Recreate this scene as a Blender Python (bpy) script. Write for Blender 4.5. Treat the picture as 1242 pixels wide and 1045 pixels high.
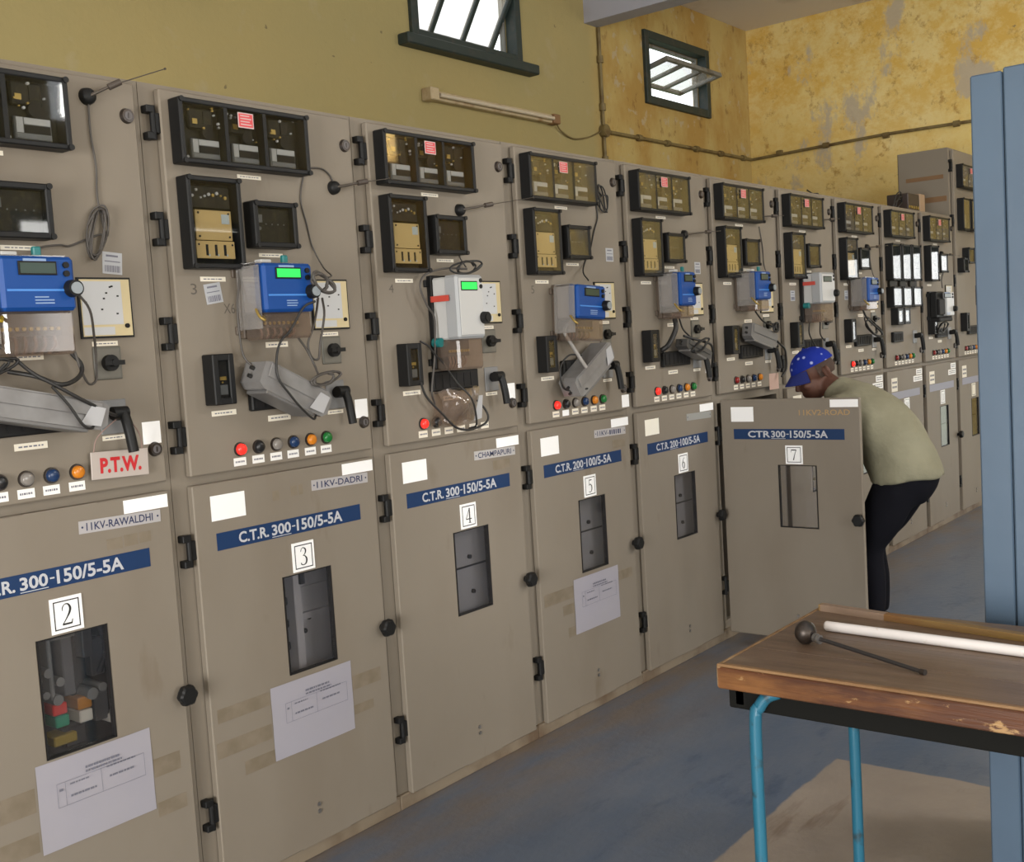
import bpy, bmesh, math, random
from mathutils import Vector, Matrix
random.seed(7)
for o in list(bpy.data.objects): bpy.data.objects.remove(o)
SC = bpy.context.scene
COL = SC.collection
W = 0.77                                   # pitch of the switchgear row

# ------------------------------------------------------------------ camera
FPX, YAW, PITCH, ROLL = 1345.85, 0.89792, -0.07874, -0.06153
CAM = Vector((0.492, -2.584, 1.535))
fw = Vector((math.sin(YAW)*math.cos(PITCH), math.cos(YAW)*math.cos(PITCH), math.sin(PITCH)))
r0 = Vector((math.cos(YAW), -math.sin(YAW), 0)); u0 = r0.cross(fw)
rr = r0*math.cos(ROLL) + u0*math.sin(ROLL); uu = -r0*math.sin(ROLL) + u0*math.cos(ROLL)
cd = bpy.data.cameras.new('camera'); cam = bpy.data.objects.new('camera', cd); COL.objects.link(cam)
cd.sensor_fit = 'HORIZONTAL'; cd.sensor_width = 36.0; cd.lens = FPX/1242*36.0
cd.clip_start = 0.05; cd.clip_end = 200
mw = Matrix.Identity(4)
for i in range(3):
    mw[i][0] = rr[i]; mw[i][1] = uu[i]; mw[i][2] = -fw[i]; mw[i][3] = CAM[i]
cam.matrix_world = mw
SC.camera = cam

# ------------------------------------------------------------------ sky, daylight, exposure
SC.view_settings.view_transform = 'Standard'; SC.view_settings.look = 'None'
SC.view_settings.gamma = 1.0; SC.view_settings.use_curve_mapping = False
SC.view_settings.exposure = 0.0
wd = bpy.data.worlds.new('sky'); SC.world = wd; wd.use_nodes = True
bg = wd.node_tree.nodes['Background']; bg.inputs[0].default_value = (0.93, 0.97, 1.0, 1); bg.inputs[1].default_value = 2.2
def area(name, loc, aim, sx, sy, watts, col=(1, 1, 1)):
    l = bpy.data.lights.new(name, 'AREA'); l.shape = 'RECTANGLE'; l.size = sx; l.size_y = sy
    l.energy = watts; l.color = col
    o = bpy.data.objects.new(name, l); COL.objects.link(o); o.location = loc
    o.rotation_euler = (Vector(aim)-Vector(loc)).to_track_quat('-Z', 'Y').to_euler()
    return o
YO = -5.6; XN = -3.6; XF = 10.4; YB = 2.2; ZC = 4.33
OPP_WIN = [(-2.6, -0.4), (1.0, 3.2), (4.8, 7.0)]
for (a, b), pw in zip(OPP_WIN, (90, 80, 55)):   # daylight through the windows of the wall behind the camera
    area('window_daylight', ((a+b)/2, YO-0.12, 1.85), ((a+b)/2, 0, 1.75), b-a-.1, 1.7, pw, (1.0, 0.975, 0.935))
ADDED_HIGH_WIN = [(5.2, 6.3), (7.9, 9.0)]
for a, b in ADDED_HIGH_WIN:                       # unseen high openings with lamps, added to brighten the end wall
    area('added_high_window_light', ((a+b)/2, YO-0.05, 3.82), ((a+b)/2+1.5, 0, 3.3), 1.0, .65, 75, (1.0, 0.98, 0.95))
area('doorway_light', (XN-0.1, -2.6, 1.2), (0, -2.6, 1.2), 2.0, 2.2, 370, (1.0, 0.985, 0.96))  # lamp in an unseen near doorway, added to light the open panel door
area('doorway_light', (XF+0.12, -0.95, 1.08), (0, -0.95, 1.0), 1.05, 2.05, 6, (1.0, 0.95, 0.88))

# ------------------------------------------------------------------ materials
MATS = {}
def mat(name, col, rough=.5, metal=0., var=None, bump=None, emit=None, spec=.5):
    """col: base colour; var=(colour2, scale, lo, hi, detail) noise blend in world space; bump=(scale, strength)"""
    if name in MATS: return MATS[name]
    m = bpy.data.materials.new(name); m.use_nodes = True; nt = m.node_tree; N = nt.nodes; L = nt.links
    b = N['Principled BSDF']; b.inputs['Base Color'].default_value = (*col, 1)
    b.inputs['Roughness'].default_value = rough; b.inputs['Metallic'].default_value = metal
    b.inputs['Specular IOR Level'].default_value = spec
    geo = N.new('ShaderNodeNewGeometry')
    if var:
        vs = var if isinstance(var, list) else [var]
        prev = None
        for (c2, sc, lo, hi, det) in vs:
            no = N.new('ShaderNodeTexNoise'); no.inputs['Detail'].default_value = det
            mp = N.new('ShaderNodeMapping'); L.new(geo.outputs['Position'], mp.inputs['Vector'])
            s3 = sc if isinstance(sc, tuple) else (sc, sc, sc)
            mp.inputs['Scale'].default_value = s3; mp.inputs['Location'].default_value = (len(MATS)*3.1+s3[0], 1.7, 2.3)
            no.inputs['Scale'].default_value = 1.0; L.new(mp.outputs[0], no.inputs['Vector'])
            rp = N.new('ShaderNodeValToRGB'); rp.color_ramp.elements[0].position = lo; rp.color_ramp.elements[1].position = hi
            L.new(no.outputs['Fac'], rp.inputs['Fac'])
            mx = N.new('ShaderNodeMix'); mx.data_type = 'RGBA'
            L.new(rp.outputs['Color'], mx.inputs['Factor'])
            if prev is None: mx.inputs['A'].default_value = (*col, 1)
            else: L.new(prev, mx.inputs['A'])
            mx.inputs['B'].default_value = (*c2, 1); prev = mx.outputs['Result']
        L.new(prev, b.inputs['Base Color'])
    if bump:
        no = N.new('ShaderNodeTexNoise'); no.inputs['Scale'].default_value = bump[0]; no.inputs['Detail'].default_value = 4
        L.new(geo.outputs['Position'], no.inputs['Vector'])
        bp = N.new('ShaderNodeBump'); bp.inputs['Strength'].default_value = bump[1]; bp.inputs['Distance'].default_value = .01
        L.new(no.outputs['Fac'], bp.inputs['Height']); L.new(bp.outputs[0], b.inputs['Normal'])
    if emit:
        b.inputs['Emission Color'].default_value = (*emit[0], 1); b.inputs['Emission Strength'].default_value = emit[1]
    MATS[name] = m
    return m
def glassy(name, tint=(1, 1, 1), refl=.06, rough=.02, dirt=0., dirtcol=(.5, .45, .4)):
    m = bpy.data.materials.new(name); m.use_nodes = True; nt = m.node_tree; N = nt.nodes; L = nt.links
    for n in list(N): N.remove(n)
    out = N.new('ShaderNodeOutputMaterial'); tr = N.new('ShaderNodeBsdfTransparent'); tr.inputs[0].default_value = (*tint, 1)
    gl = N.new('ShaderNodeBsdfGlossy'); gl.inputs['Roughness'].default_value = rough; gl.inputs[0].default_value = (1, 1, 1, 1)
    fr = N.new('ShaderNodeFresnel'); 
    # a thin pane reflects alike from both of its faces: invert the index on the back face, which the node inverts again
    ge = N.new('ShaderNodeNewGeometry'); pw = N.new('ShaderNodeMath'); pw.operation = 'POWER'; sb = N.new('ShaderNodeMath'); sb.operation = 'MULTIPLY_ADD'
    sb.inputs[1].default_value = -2; sb.inputs[2].default_value = 1; L.new(ge.outputs['Backfacing'], sb.inputs[0])
    pw.inputs[0].default_value = 1.0 + 2*math.sqrt(refl)/(1-math.sqrt(refl)); L.new(sb.outputs[0], pw.inputs[1]); L.new(pw.outputs[0], fr.inputs['IOR'])
    mx = N.new('ShaderNodeMixShader'); L.new(fr.outputs[0], mx.inputs[0])
    last = tr.outputs[0]
    if dirt:
        df = N.new('ShaderNodeBsdfDiffuse'); df.inputs[0].default_value = (*dirtcol, 1)
        tl = N.new('ShaderNodeBsdfTranslucent'); tl.inputs[0].default_value = (*dirtcol, 1)
        ad = N.new('ShaderNodeMixShader'); ad.inputs[0].default_value = .5; L.new(df.outputs[0], ad.inputs[1]); L.new(tl.outputs[0], ad.inputs[2])
        m2 = N.new('ShaderNodeMixShader'); m2.inputs[0].default_value = dirt
        L.new(last, m2.inputs[1]); L.new(ad.outputs[0], m2.inputs[2]); last = m2.outputs[0]
    L.new(last, mx.inputs[1]); L.new(gl.outputs[0], mx.inputs[2]); L.new(mx.outputs[0], out.inputs[0])
    MATS[name] = m
    return m

PAINT = mat('panel_paint', (.230, .198, .157), .55, 0, [((.205, .172, .133), (3.0, 3.0, 1.2), .45, .75, 4), ((.17, .13, .09), (9, 9, 3), .66, .86, 5)], (60, .03), None, .22)
PAINT_IN = mat('panel_paint_inside', (.20, .175, .145), .5, 0, ((.12, .10, .085), 8, .45, .8, 3))
PLINTH = mat('plinth_paint', (.23, .185, .13), .6, 0, ((.13, .085, .05), 6, .45, .7, 5))
BLACK = mat('black_plastic', (.010, .010, .010), .48, 0, None, None, None, .25)
BLACKM = mat('black_matt', (.013, .012, .012), .65, 0, None, None, None, .25)
RELAYIN = mat('relay_interior', (.012, .011, .009), .55, 0, ((.035, .03, .015), 60, .5, .7, 3), None, None, .25)
SILVER = mat('dull_silver', (.13, .135, .145), .45, .2)
STEEL = mat('steel', (.33, .32, .31), .38, .9)
DARKSTEEL = mat('dark_steel', (.07, .062, .058), .42, .7, ((.05, .035, .025), 40, .4, .7, 4))
TAN = mat('tan_faceplate', (.50, .36, .15), .5)
WHITE = mat('white_label', (.88, .87, .84), .5)
RETRO = mat('white_reflective_sticker', (.97, .97, .965), .35)
CREAM = mat('cream_label', (.80, .74, .62), .5)
PAPER = mat('paper', (.33, .317, .36), .7, 0, ((.34, .325, .36), 7, .35, .7, 3))
INK = mat('faded_ink', (.16, .16, .20), .7)
BLACKINK = mat('black_ink', (.02, .02, .02), .6)
PENCIL = mat('pencil_mark', (.10, .085, .07), .7)
SIGNBLUE = mat('sign_blue', (.011, .036, .108), .5, 0, None, None, None, .25)
SIGNWHITE = mat('sign_lettering', (.50, .51, .54), .5)
NAMEPLATE = mat('name_plate', (.42, .40, .40), .5)
NAMEINK = mat('name_lettering', (.02, .03, .09), .5)
RED = mat('red_lens_lit', (.8, .02, .015), .25, 0, None, None, ((1, .03, .02), .9))
REDD = mat('red_lens', (.22, .012, .012), .25)
BTN_BLACK = mat('button_black', (.012, .012, .013), .3)
BTN_CLEAR = mat('button_clear', (.22, .20, .18), .2)
BTN_BLUE = mat('button_blue', (.012, .035, .10), .25)
BTN_AMBER = mat('button_amber', (.60, .20, .015), .25)
BTN_GREEN = mat('button_green', (.01, .15, .03), .25)
REDLAB = mat('red_warning_label', (.60, .05, .06), .5)
METERBLUE = mat('meter_blue', (.006, .058, .255), .42, 0, None, None, None, .25)
METERGREY = mat('meter_grey', (.34, .35, .36), .35)
METERPALE = mat('meter_pale', (.50, .50, .49), .35)
LCD_ON = mat('display_lit', (.02, .4, .06), .3, 0, None, None, ((.02, .75, .10), .9))
LCD_OFF = mat('display_dark', (.020, .045, .032), .3)
TEAL = mat('teal_seal', (.01, .16, .16), .4)
BRASS = mat('brass', (.35, .24, .06), .4, .4)
MODEM = mat('modem_grey', (.24, .235, .23), .45, .2, ((.18, .17, .165), 12, .4, .7, 3))
CABLEG = mat('cable_grey', (.07, .062, .055), .55)
CABLEB = mat('cable_black', (.018, .017, .016), .5)
PTWRED = mat('sign_red', (.52, .015, .02), .5)
PTWPLATE = mat('sign_plate', (.46, .40, .36), .5)
TAPE = mat('tape_residue', (.175, .140, .095), .55, 0, ((.22, .18, .13), 20, .35, .7, 3))
SWGREY = mat('switch_plate_grey', (.12, .115, .095), .45)
SHEETCREAM = mat('sheet_cream', (.62, .52, .30), .5)
SHEETWHITE = mat('sheet_white', (.55, .56, .57), .5)
YELLOWP = mat('yellow_part', (.35, .24, .01), .5)
GLASS = glassy('relay_glass', (.90, .90, .88), .04, .03)
DOORGLASS = glassy('inspection_glass', (.90, .90, .91), .03, .04, .05, (.25, .24, .25))
CLEARP = glassy('clear_plastic', (.86, .80, .75), .05, .10, .34, (.42, .33, .27))
CLEARW = glassy('clear_plastic_white', (.9, .9, .9), .07, .08, .35, (.6, .58, .56))
WINGLASS = glassy('dusty_window_glass', (.95, .95, .95), .04, .05, .22, (.9, .82, .7))
WINFRAME = mat('dark_green_frame', (.022, .035, .032), .55, 0, ((.05, .05, .042), 14, .55, .75, 3))
SASH = mat('sash_grey', (.20, .20, .185), .5, 0, ((.10, .08, .06), 12, .5, .7, 3))
CEIL = mat('ceiling_plaster', (.74, .70, .69), .8, 0, ((.52, .46, .41), 1.6, .55, .8, 6), (20, .1))
BEAMM = mat('beam_plaster', (.40, .40, .46), .8, 0, ((.32, .29, .31), 2.5, .5, .8, 5), (20, .1))
CONDUIT = mat('conduit_paint', (.20, .15, .06), .6, 0, ((.10, .06, .02), 10, .45, .7, 3))
BATTEN = mat('batten_cream', (.50, .40, .25), .5, 0, ((.28, .15, .06), 9, .52, .75, 4))
LOCKERB = mat('locker_blue', (.086, .135, .200), .38, 0, ((.075, .116, .172), 2.5, .4, .7, 3), (25, .05))
TUBEBLUE = mat('table_leg_blue', (.018, .135, .215), .4, 0, ((.03, .045, .05), 22, .60, .72, 4))
CONCRETE_W = mat('outer_wall', (.45, .40, .28), .8)
GRASS = mat('grass_outside', (.07, .13, .03), .9, 0, ((.03, .07, .015), 1.5, .4, .6, 3))
# ---- materials with their own node layouts
def nodes_of(name, rough):
    m = bpy.data.materials.new(name); m.use_nodes = True
    b = m.node_tree.nodes['Principled BSDF']; b.inputs['Roughness'].default_value = rough
    MATS[name] = m
    return m, m.node_tree.nodes, m.node_tree.links, b
class NG:
    """short-hand for node graphs on world position"""
    def __init__(s, name, rough):
        s.m, s.N, s.L, s.b = nodes_of(name, rough)
        s.geo = s.N.new('ShaderNodeNewGeometry'); s.pos = s.geo.outputs['Position']
        s.sep = s.N.new('ShaderNodeSeparateXYZ'); s.L.new(s.pos, s.sep.inputs[0])
    def noise(s, scale, loc=(0, 0, 0), detail=4, rough=.55, lo=.4, hi=.6):
        mp = s.N.new('ShaderNodeMapping'); s.L.new(s.pos, mp.inputs['Vector'])
        mp.inputs['Scale'].default_value = scale if isinstance(scale, tuple) else (scale,)*3
        mp.inputs['Location'].default_value = loc
        no = s.N.new('ShaderNodeTexNoise'); no.inputs['Scale'].default_value = 1; no.inputs['Detail'].default_value = detail
        no.inputs['Roughness'].default_value = rough; s.L.new(mp.outputs[0], no.inputs['Vector'])
        mr = s.N.new('ShaderNodeMapRange'); mr.inputs['From Min'].default_value = lo; mr.inputs['From Max'].default_value = hi
        s.L.new(no.outputs['Fac'], mr.inputs['Value'])
        return mr.outputs[0]
    def step(s, sock, lo, hi):
        mr = s.N.new('ShaderNodeMapRange'); mr.inputs['From Min'].default_value = lo; mr.inputs['From Max'].default_value = hi
        s.L.new(sock, mr.inputs['Value']); return mr.outputs[0]
    def math(s, op, a, b):
        n = s.N.new('ShaderNodeMath'); n.operation = op
        for i, v in enumerate((a, b)):
            if isinstance(v, (int, float)): n.inputs[i].default_value = v
            else: s.L.new(v, n.inputs[i])
        return n.outputs[0]
    def mix(s, f, a, b):
        n = s.N.new('ShaderNodeMix'); n.data_type = 'RGBA'
        if isinstance(f, (int, float)): n.inputs['Factor'].default_value = f
        else: s.L.new(f, n.inputs['Factor'])
        for k, v in (('A', a), ('B', b)):
            if isinstance(v, tuple): n.inputs[k].default_value = (*v, 1)
            else: s.L.new(v, n.inputs[k])
        return n.outputs['Result']
    def done(s, col, bump=None, dist=.01):
        s.L.new(col, s.b.inputs['Base Color'])
        if bump is not None:
            bp = s.N.new('ShaderNodeBump'); bp.inputs['Strength'].default_value = .4; bp.inputs['Distance'].default_value = dist
            s.L.new(bump, bp.inputs['Height']); s.L.new(bp.outputs[0], s.b.inputs['Normal'])
        return s.m
# yellow distemper, sound as far as the beam, blistered and stained past it
g = NG('yellow_wall', .85)
base = g.mix(g.noise(.8, (1, 2, 3), 3, .5, .35, .7), (.338, .285, .126), (.38, .30, .124))
base = g.mix(g.math('MULTIPLY', g.noise(14, (5, 1, 3), 2, .5, .735, .76), .7), base, (.12, .09, .05))
base = g.mix(g.math('MULTIPLY', g.noise(3, (9, 4, 3), 5, .6, .60, .70), .45), base, (.40, .34, .22))
bay = g.step(g.sep.outputs[0], 7.70, 7.90)
st = g.mix(g.noise((2.2, 2.2, 1.3), (3, 7, 1), 5, .65, .42, .62), (.48, .36, .13), (.40, .25, .065))
st = g.mix(g.math('MULTIPLY', g.noise((10, 10, 5.5), (2, 8, 5), 7, .68, .57, .66), .7), st, (.20, .10, .025))
st = g.mix(g.math('MULTIPLY', g.noise(7, (4, 4, 8), 5, .6, .61, .66), .7), st, (.45, .38, .26))
YWALL = g.done(g.mix(bay, base, st), g.noise(9, (0, 0, 0), 5, .6, .3, .7), .006)
# far wall: orange blistering in the upper half, bare plaster patches, a band of clean yellow below
g = NG('peeling_yellow_wall', .85)
up = g.step(g.sep.outputs[2], 2.8, 3.7)
base = g.mix(g.noise(1.1, (4, 2, 3), 4, .55, .35, .65), (.80, .62, .23), (.84, .68, .31))
org = g.math('MULTIPLY', g.noise((2.4, 2.4, 3.0), (7, 3, 1), 10, .80, .43, .57), g.math('ADD', .35, g.math('MULTIPLY', up, .65)))
base = g.mix(org, base, (.74, .48, .11))
base = g.mix(g.math('MULTIPLY', g.noise(9, (2, 1, 4), 8, .75, .56, .66), .75), base, (.45, .25, .06))
base = g.mix(g.math('MULTIPLY', g.noise((1.6, 1.6, 1.0), (3.3, 9, 6.2), 8, .68, .55, .60), .85), base, (.52, .45, .35))
base = g.mix(g.noise((1.3, 1.9, 2.6), (8.3, 2.3, 1.5), 6, .65, .67, .69), base, (.20, .15, .12))
FWALL = g.done(base, g.noise(7, (0, 0, 0), 6, .65, .3, .7), .01)
# floor: worn blue-grey paint along the row, bare concrete patch beside the bench
g = NG('painted_floor', .38)
wob = g.math('MULTIPLY', g.math('SUBTRACT', g.noise(3, (1, 1, 1), 5, .6, 0, 1), .5), .06)
py = g.step(g.math('ADD', g.sep.outputs[1], wob), -1.045, -1.035)
px = g.step(g.math('ADD', g.sep.outputs[0], wob), 4.155, 4.165)
painted = g.math('MAXIMUM', py, px)
blue = g.mix(g.noise((1.0, 3.0, 1), (3, 4, 1), 6, .65, .38, .66), (.084, .122, .188), (.135, .160, .205))
blue = g.mix(g.math('MULTIPLY', g.noise((2.5, 6, 1), (8, 1, 1), 6, .7, .56, .68), .8), blue, (.050, .080, .138))
edge = g.math('MULTIPLY', g.step(g.sep.outputs[1], -.55, -.02), g.noise((2, 6, 1), (1, 6, 1), 5, .6, .3, .6))
blue = g.mix(edge, blue, (.165, .128, .098))
con = g.mix(g.noise(2.5, (2, 2, 2), 6, .65, .38, .65), (.33, .28, .235), (.27, .23, .195))
con = g.mix(g.math('MULTIPLY', g.noise((1.2, 7, 1), (6, 2.2, 1), 5, .6, .60, .68), .7), con, (.17, .12, .085))
FLOORM = g.done(g.mix(painted, con, blue), g.noise(25, (0, 0, 0), 5, .6, .3, .7), .002)
# varnished bench wood with grain along y
def wood(name, a, b, c, rough, chips):
    g = NG(name, rough)
    w = g.mix(g.noise((26, 1.6, 26), (1, 1, 1), 6, .65, .35, .65), a, b)
    w = g.mix(g.math('MULTIPLY', g.noise((7, 2.2, 9), (3, 5, 2), 5, .6, .5, .66), .8), w, c)
    if chips: w = g.mix(g.noise((30, 14, 30), (2, 2, 7), 5, .7, .60, .66), w, chips)
    return g.done(w, g.noise((60, 4, 60), (0, 0, 0), 4, .6, .3, .7), .002)
WOODTOP = wood('bench_top_wood', (.19, .125, .082), (.13, .084, .056), (.25, .18, .12), .42, None)
WOODEDGE = wood('bench_edge_wood', (.135, .048, .018), (.065, .024, .012), (.25, .11, .035), .38, (.38, .23, .10))
WOODPALE = wood('worn_edge_wood', (.30, .18, .085), (.20, .105, .045), (.42, .28, .15), .5, None)
STICK = wood('stick_wood', (.30, .19, .06), (.22, .12, .05), (.24, .10, .035), .5, None)
PVC = mat('white_pvc', (.80, .76, .74), .35, 0, ((.6, .5, .42), 25, .66, .74, 3))
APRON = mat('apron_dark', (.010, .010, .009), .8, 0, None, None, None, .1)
SKIN = mat('dark_skin', (.125, .052, .032), .6, 0, ((.085, .034, .022), 14, .4, .7, 3), (120, .08))
HAIR = mat('short_hair', (.062, .036, .025), .8, 0, None, (300, .5))
SHIRT = mat('pale_green_shirt', (.26, .245, .168), .85, 0, ((.225, .210, .142), (4, 9, 9), .4, .7, 3), (13, 1.0), None, .2)
TROUS = mat('dark_trousers', (.008, .008, .011), .9, 0, None, (9, .3), None, .08)
SHOE = mat('dark_shoe', (.014, .011, .010), .5)
EYEW = mat('eye', (.35, .3, .27), .3)
def capmat():
    g = NG('starred_blue_cap', .8)
    vo = g.N.new('ShaderNodeTexVoronoi'); vo.inputs['Scale'].default_value = 27; vo.inputs['Randomness'].default_value = .8
    g.L.new(g.pos, vo.inputs['Vector'])
    g.b.inputs['Specular IOR Level'].default_value = .1
    d = g.step(vo.outputs['Distance'], .27, .17)
    return g.done(g.mix(d, (.014, .030, .27), (.40, .45, .72)))
CAPM = capmat()

# ------------------------------------------------------------------ mesh helpers
def catmull(P, n=6):
    P = [Vector(p) for p in P]
    if len(P) < 3: return P
    Q = [P[0]*2-P[1]] + P + [P[-1]*2-P[-2]]; out = []
    for i in range(1, len(Q)-2):
        a, b, c, d = Q[i-1], Q[i], Q[i+1], Q[i+2]
        for j in range(n):
            t = j/n
            out.append(.5*((2*b)+(c-a)*t+(2*a-5*b+4*c-d)*t*t+(3*b-a-3*c+d)*t**3))
    out.append(P[-1]); return out
_txt = {}
def text_geo(s, bold=0.):
    if (s, bold) in _txt: return _txt[(s, bold)]
    c = bpy.data.curves.new('t', 'FONT'); c.body = s; c.size = 1; c.offset = bold; c.resolution_u = 3
    o = bpy.data.objects.new('t', c); COL.objects.link(o)
    dg = bpy.context.evaluated_depsgraph_get(); dg.update()
    me = bpy.data.meshes.new_from_object(o.evaluated_get(dg))
    V = [(v.co.x, v.co.y) for v in me.vertices]; F = [tuple(p.vertices) for p in me.polygons]
    bpy.data.objects.remove(o); bpy.data.curves.remove(c); bpy.data.meshes.remove(me)
    if not V: V = [(0, 0)]
    x0 = min(v[0] for v in V); x1 = max(v[0] for v in V); y0 = min(v[1] for v in V); y1 = max(v[1] for v in V)
    V = [((x-x0)/max(x1-x0, 1e-6), (y-y0)/max(y1-y0, 1e-6)) for x, y in V]
    _txt[(s, bold)] = (V, F); return V, F
_boxcache = {}
class MB:
    def __init__(s): s.v = []; s.f = []; s.m = []; s.sm = []
    def add(s, V, F, mi=0, smooth=False):
        n = len(s.v); s.v += [tuple(v) for v in V]
        for f in F: s.f.append(tuple(i+n for i in f)); s.m.append(mi); s.sm.append(smooth)
        return s
    def box(s, x0, x1, y0, y1, z0, z1, mi=0, bev=0.):
        sx, sy, sz = x1-x0, y1-y0, z1-z0
        cx, cy, cz = (x0+x1)/2, (y0+y1)/2, (z0+z1)/2
        if bev <= 0:
            V = [(a, b, c) for a in (x0, x1) for b in (y0, y1) for c in (z0, z1)]
            F = [(0, 1, 3, 2), (4, 6, 7, 5), (0, 4, 5, 1), (2, 3, 7, 6), (0, 2, 6, 4), (1, 5, 7, 3)]
            return s.add(V, F, mi)
        key = (round(sx, 5), round(sy, 5), round(sz, 5), bev)
        if key not in _boxcache:
            bm = bmesh.new(); bmesh.ops.create_cube(bm, size=1)
            for v in bm.verts: v.co = Vector((v.co.x*sx, v.co.y*sy, v.co.z*sz))
            bmesh.ops.bevel(bm, geom=list(bm.edges), offset=min(bev, .45*min(sx, sy, sz)), segments=1, affect='EDGES')
            bm.verts.index_update()
            _boxcache[key] = ([v.co.copy() for v in bm.verts], [tuple(v.index for v in f.verts) for f in bm.faces]); bm.free()
        V, F = _boxcache[key]
        return s.add([(v.x+cx, v.y+cy, v.z+cz) for v in V], F, mi)
    def obox(s, c, ax, ay, az, mi=0):
        """oriented box from half-axis vectors"""
        c, ax, ay, az = Vector(c), Vector(ax), Vector(ay), Vector(az)
        V = [c+ax*a+ay*b+az*d for a in (-1, 1) for b in (-1, 1) for d in (-1, 1)]
        return s.add(V, [(0, 1, 3, 2), (4, 6, 7, 5), (0, 4, 5, 1), (2, 3, 7, 6), (0, 2, 6, 4), (1, 5, 7, 3)], mi)
    def cyl(s, p0, p1, r0, r1=None, n=16, mi=0, smooth=True):
        p0, p1 = Vector(p0), Vector(p1); r1 = r0 if r1 is None else r1
        d = (p1-p0).normalized(); a = d.orthogonal().normalized(); b = d.cross(a)
        V = []
        for p, r in ((p0, r0), (p1, r1)):
            V += [p+(a*math.cos(2*math.pi*i/n)+b*math.sin(2*math.pi*i/n))*r for i in range(n)]
        s.add(V, [(i, (i+1) % n, n+(i+1) % n, n+i) for i in range(n)], mi, smooth)
        s.add(V[:n], [tuple(range(n))[::-1]], mi); s.add(V[n:], [tuple(range(n))], mi); return s
    def tube(s, pts, r, n=8, mi=0, k=5):
        P = catmull(pts, k) if k > 1 else [Vector(p) for p in pts]
        V = []; a = None
        for i, p in enumerate(P):
            d = (P[min(i+1, len(P)-1)]-P[max(i-1, 0)])
            d = d.normalized() if d.length > 1e-9 else Vector((0, 0, 1))
            a = d.orthogonal().normalized() if a is None else (a-d*a.dot(d)).normalized()
            b = d.cross(a)
            V += [p+(a*math.cos(2*math.pi*j/n)+b*math.sin(2*math.pi*j/n))*r for j in range(n)]
        F = [(i*n+j, i*n+(j+1) % n, (i+1)*n+(j+1) % n, (i+1)*n+j) for i in range(len(P)-1) for j in range(n)]
        s.add(V, F, mi, True); s.add(V[:n], [tuple(range(n))[::-1]], mi); s.add(V[-n:], [tuple(range(n))], mi); return s
    def prism(s, poly, y0, y1, mi=0):
        """poly in (x,z), extruded along y"""
        n = len(poly)
        area_ = sum(poly[i][0]*poly[(i+1) % n][1]-poly[(i+1) % n][0]*poly[i][1] for i in range(n))
        if area_ < 0: poly = poly[::-1]
        V = [(x, y0, z) for x, z in poly] + [(x, y1, z) for x, z in poly]
        F = [tuple(range(n)), tuple(range(n, 2*n))[::-1]] + [(i, n+i, n+(i+1) % n, (i+1) % n) for i in range(n)]
        return s.add(V, F, mi)
    def loft(s, secs, n=20, mi=0):
        """secs: (centre, lateral half vector, thickness half vector)"""
        V = []
        for c, a, b in secs:
            c, a, b = Vector(c), Vector(a), Vector(b)
            V += [c+a*math.cos(2*math.pi*j/n)+b*math.sin(2*math.pi*j/n) for j in range(n)]
        F = [(i*n+j, i*n+(j+1) % n, (i+1)*n+(j+1) % n, (i+1)*n+j) for i in range(len(secs)-1) for j in range(n)]
        s.add(V, F, mi, True); m = len(s.v)
        s.add(V[:n], [tuple(range(n))[::-1]], mi, True); s.add(V[-n:], [tuple(range(n))], mi, True); return s
    def ell(s, c, ax, ay, az, nu=20, nv=12, mi=0, v0=-1., v1=1.):
        """ellipsoid from half axes; v range along az (sine of latitude)"""
        c, ax, ay, az = Vector(c), Vector(ax), Vector(ay), Vector(az)
        t0, t1 = math.asin(v0), math.asin(v1); V = []
        for i in range(nv+1):
            t = t0+(t1-t0)*i/nv
            V += [c+(ax*math.cos(2*math.pi*j/nu)+ay*math.sin(2*math.pi*j/nu))*math.cos(t)+az*math.sin(t) for j in range(nu)]
        F = [(i*nu+j, i*nu+(j+1) % nu, (i+1)*nu+(j+1) % nu, (i+1)*nu+j) for i in range(nv) for j in range(nu)]
        return s.add(V, F, mi, True)
    def text(s, t, x, z, w, h, y, mi=0, bold=.0, rot=0.):
        V, F = text_geo(t, bold); c, sn = math.cos(rot), math.sin(rot)
        return s.add([(x+a*w*c-b*h*sn, y, z+a*w*sn+b*h*c) for a, b in V], F, mi)
    def ribbon(s, pts, x, z, w, h, y, mi=0):
        P = catmull([(a, b, c) for a, b, c in pts], 6) if len(pts) > 2 else [Vector(p) for p in pts]
        V = []
        for i, p in enumerate(P):
            q = P[min(i+1, len(P)-1)]-P[max(i-1, 0)]; d = Vector((q.x*w, q.y*h)); d.normalize()
            nx, nz = -d.y, d.x; hw = p.z*.5*w
            V += [(x+p.x*w+nx*hw, y, z+p.y*h+nz*hw), (x+p.x*w-nx*hw, y, z+p.y*h-nz*hw)]
        return s.add(V, [(2*i, 2*i+1, 2*i+3, 2*i+2) for i in range(len(P)-1)], mi)
    def mesh(s, name, mats):
        me = bpy.data.meshes.new(name); me.from_pydata(s.v, [], s.f)
        for m in (mats if isinstance(mats, (list, tuple)) else [mats]): me.materials.append(m)
        me.polygons.foreach_set('material_index', s.m); me.polygons.foreach_set('use_smooth', s.sm)
        me.update(); return me
    def build(s, name, mats, parent=None, loc=(0, 0, 0)):
        return put(name, s.mesh(name, mats), parent, loc)
def put(name, me, parent=None, loc=(0, 0, 0), rot=(0, 0, 0)):
    o = bpy.data.objects.new(name, me); COL.objects.link(o); o.parent = parent
    o.location = loc; o.rotation_euler = rot; return o
def empty(name, loc, rz=0):
    o = bpy.data.objects.new(name, None); COL.objects.link(o); o.location = loc; o.rotation_euler = (0, 0, rz)
    o.empty_display_size = .1; return o
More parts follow.
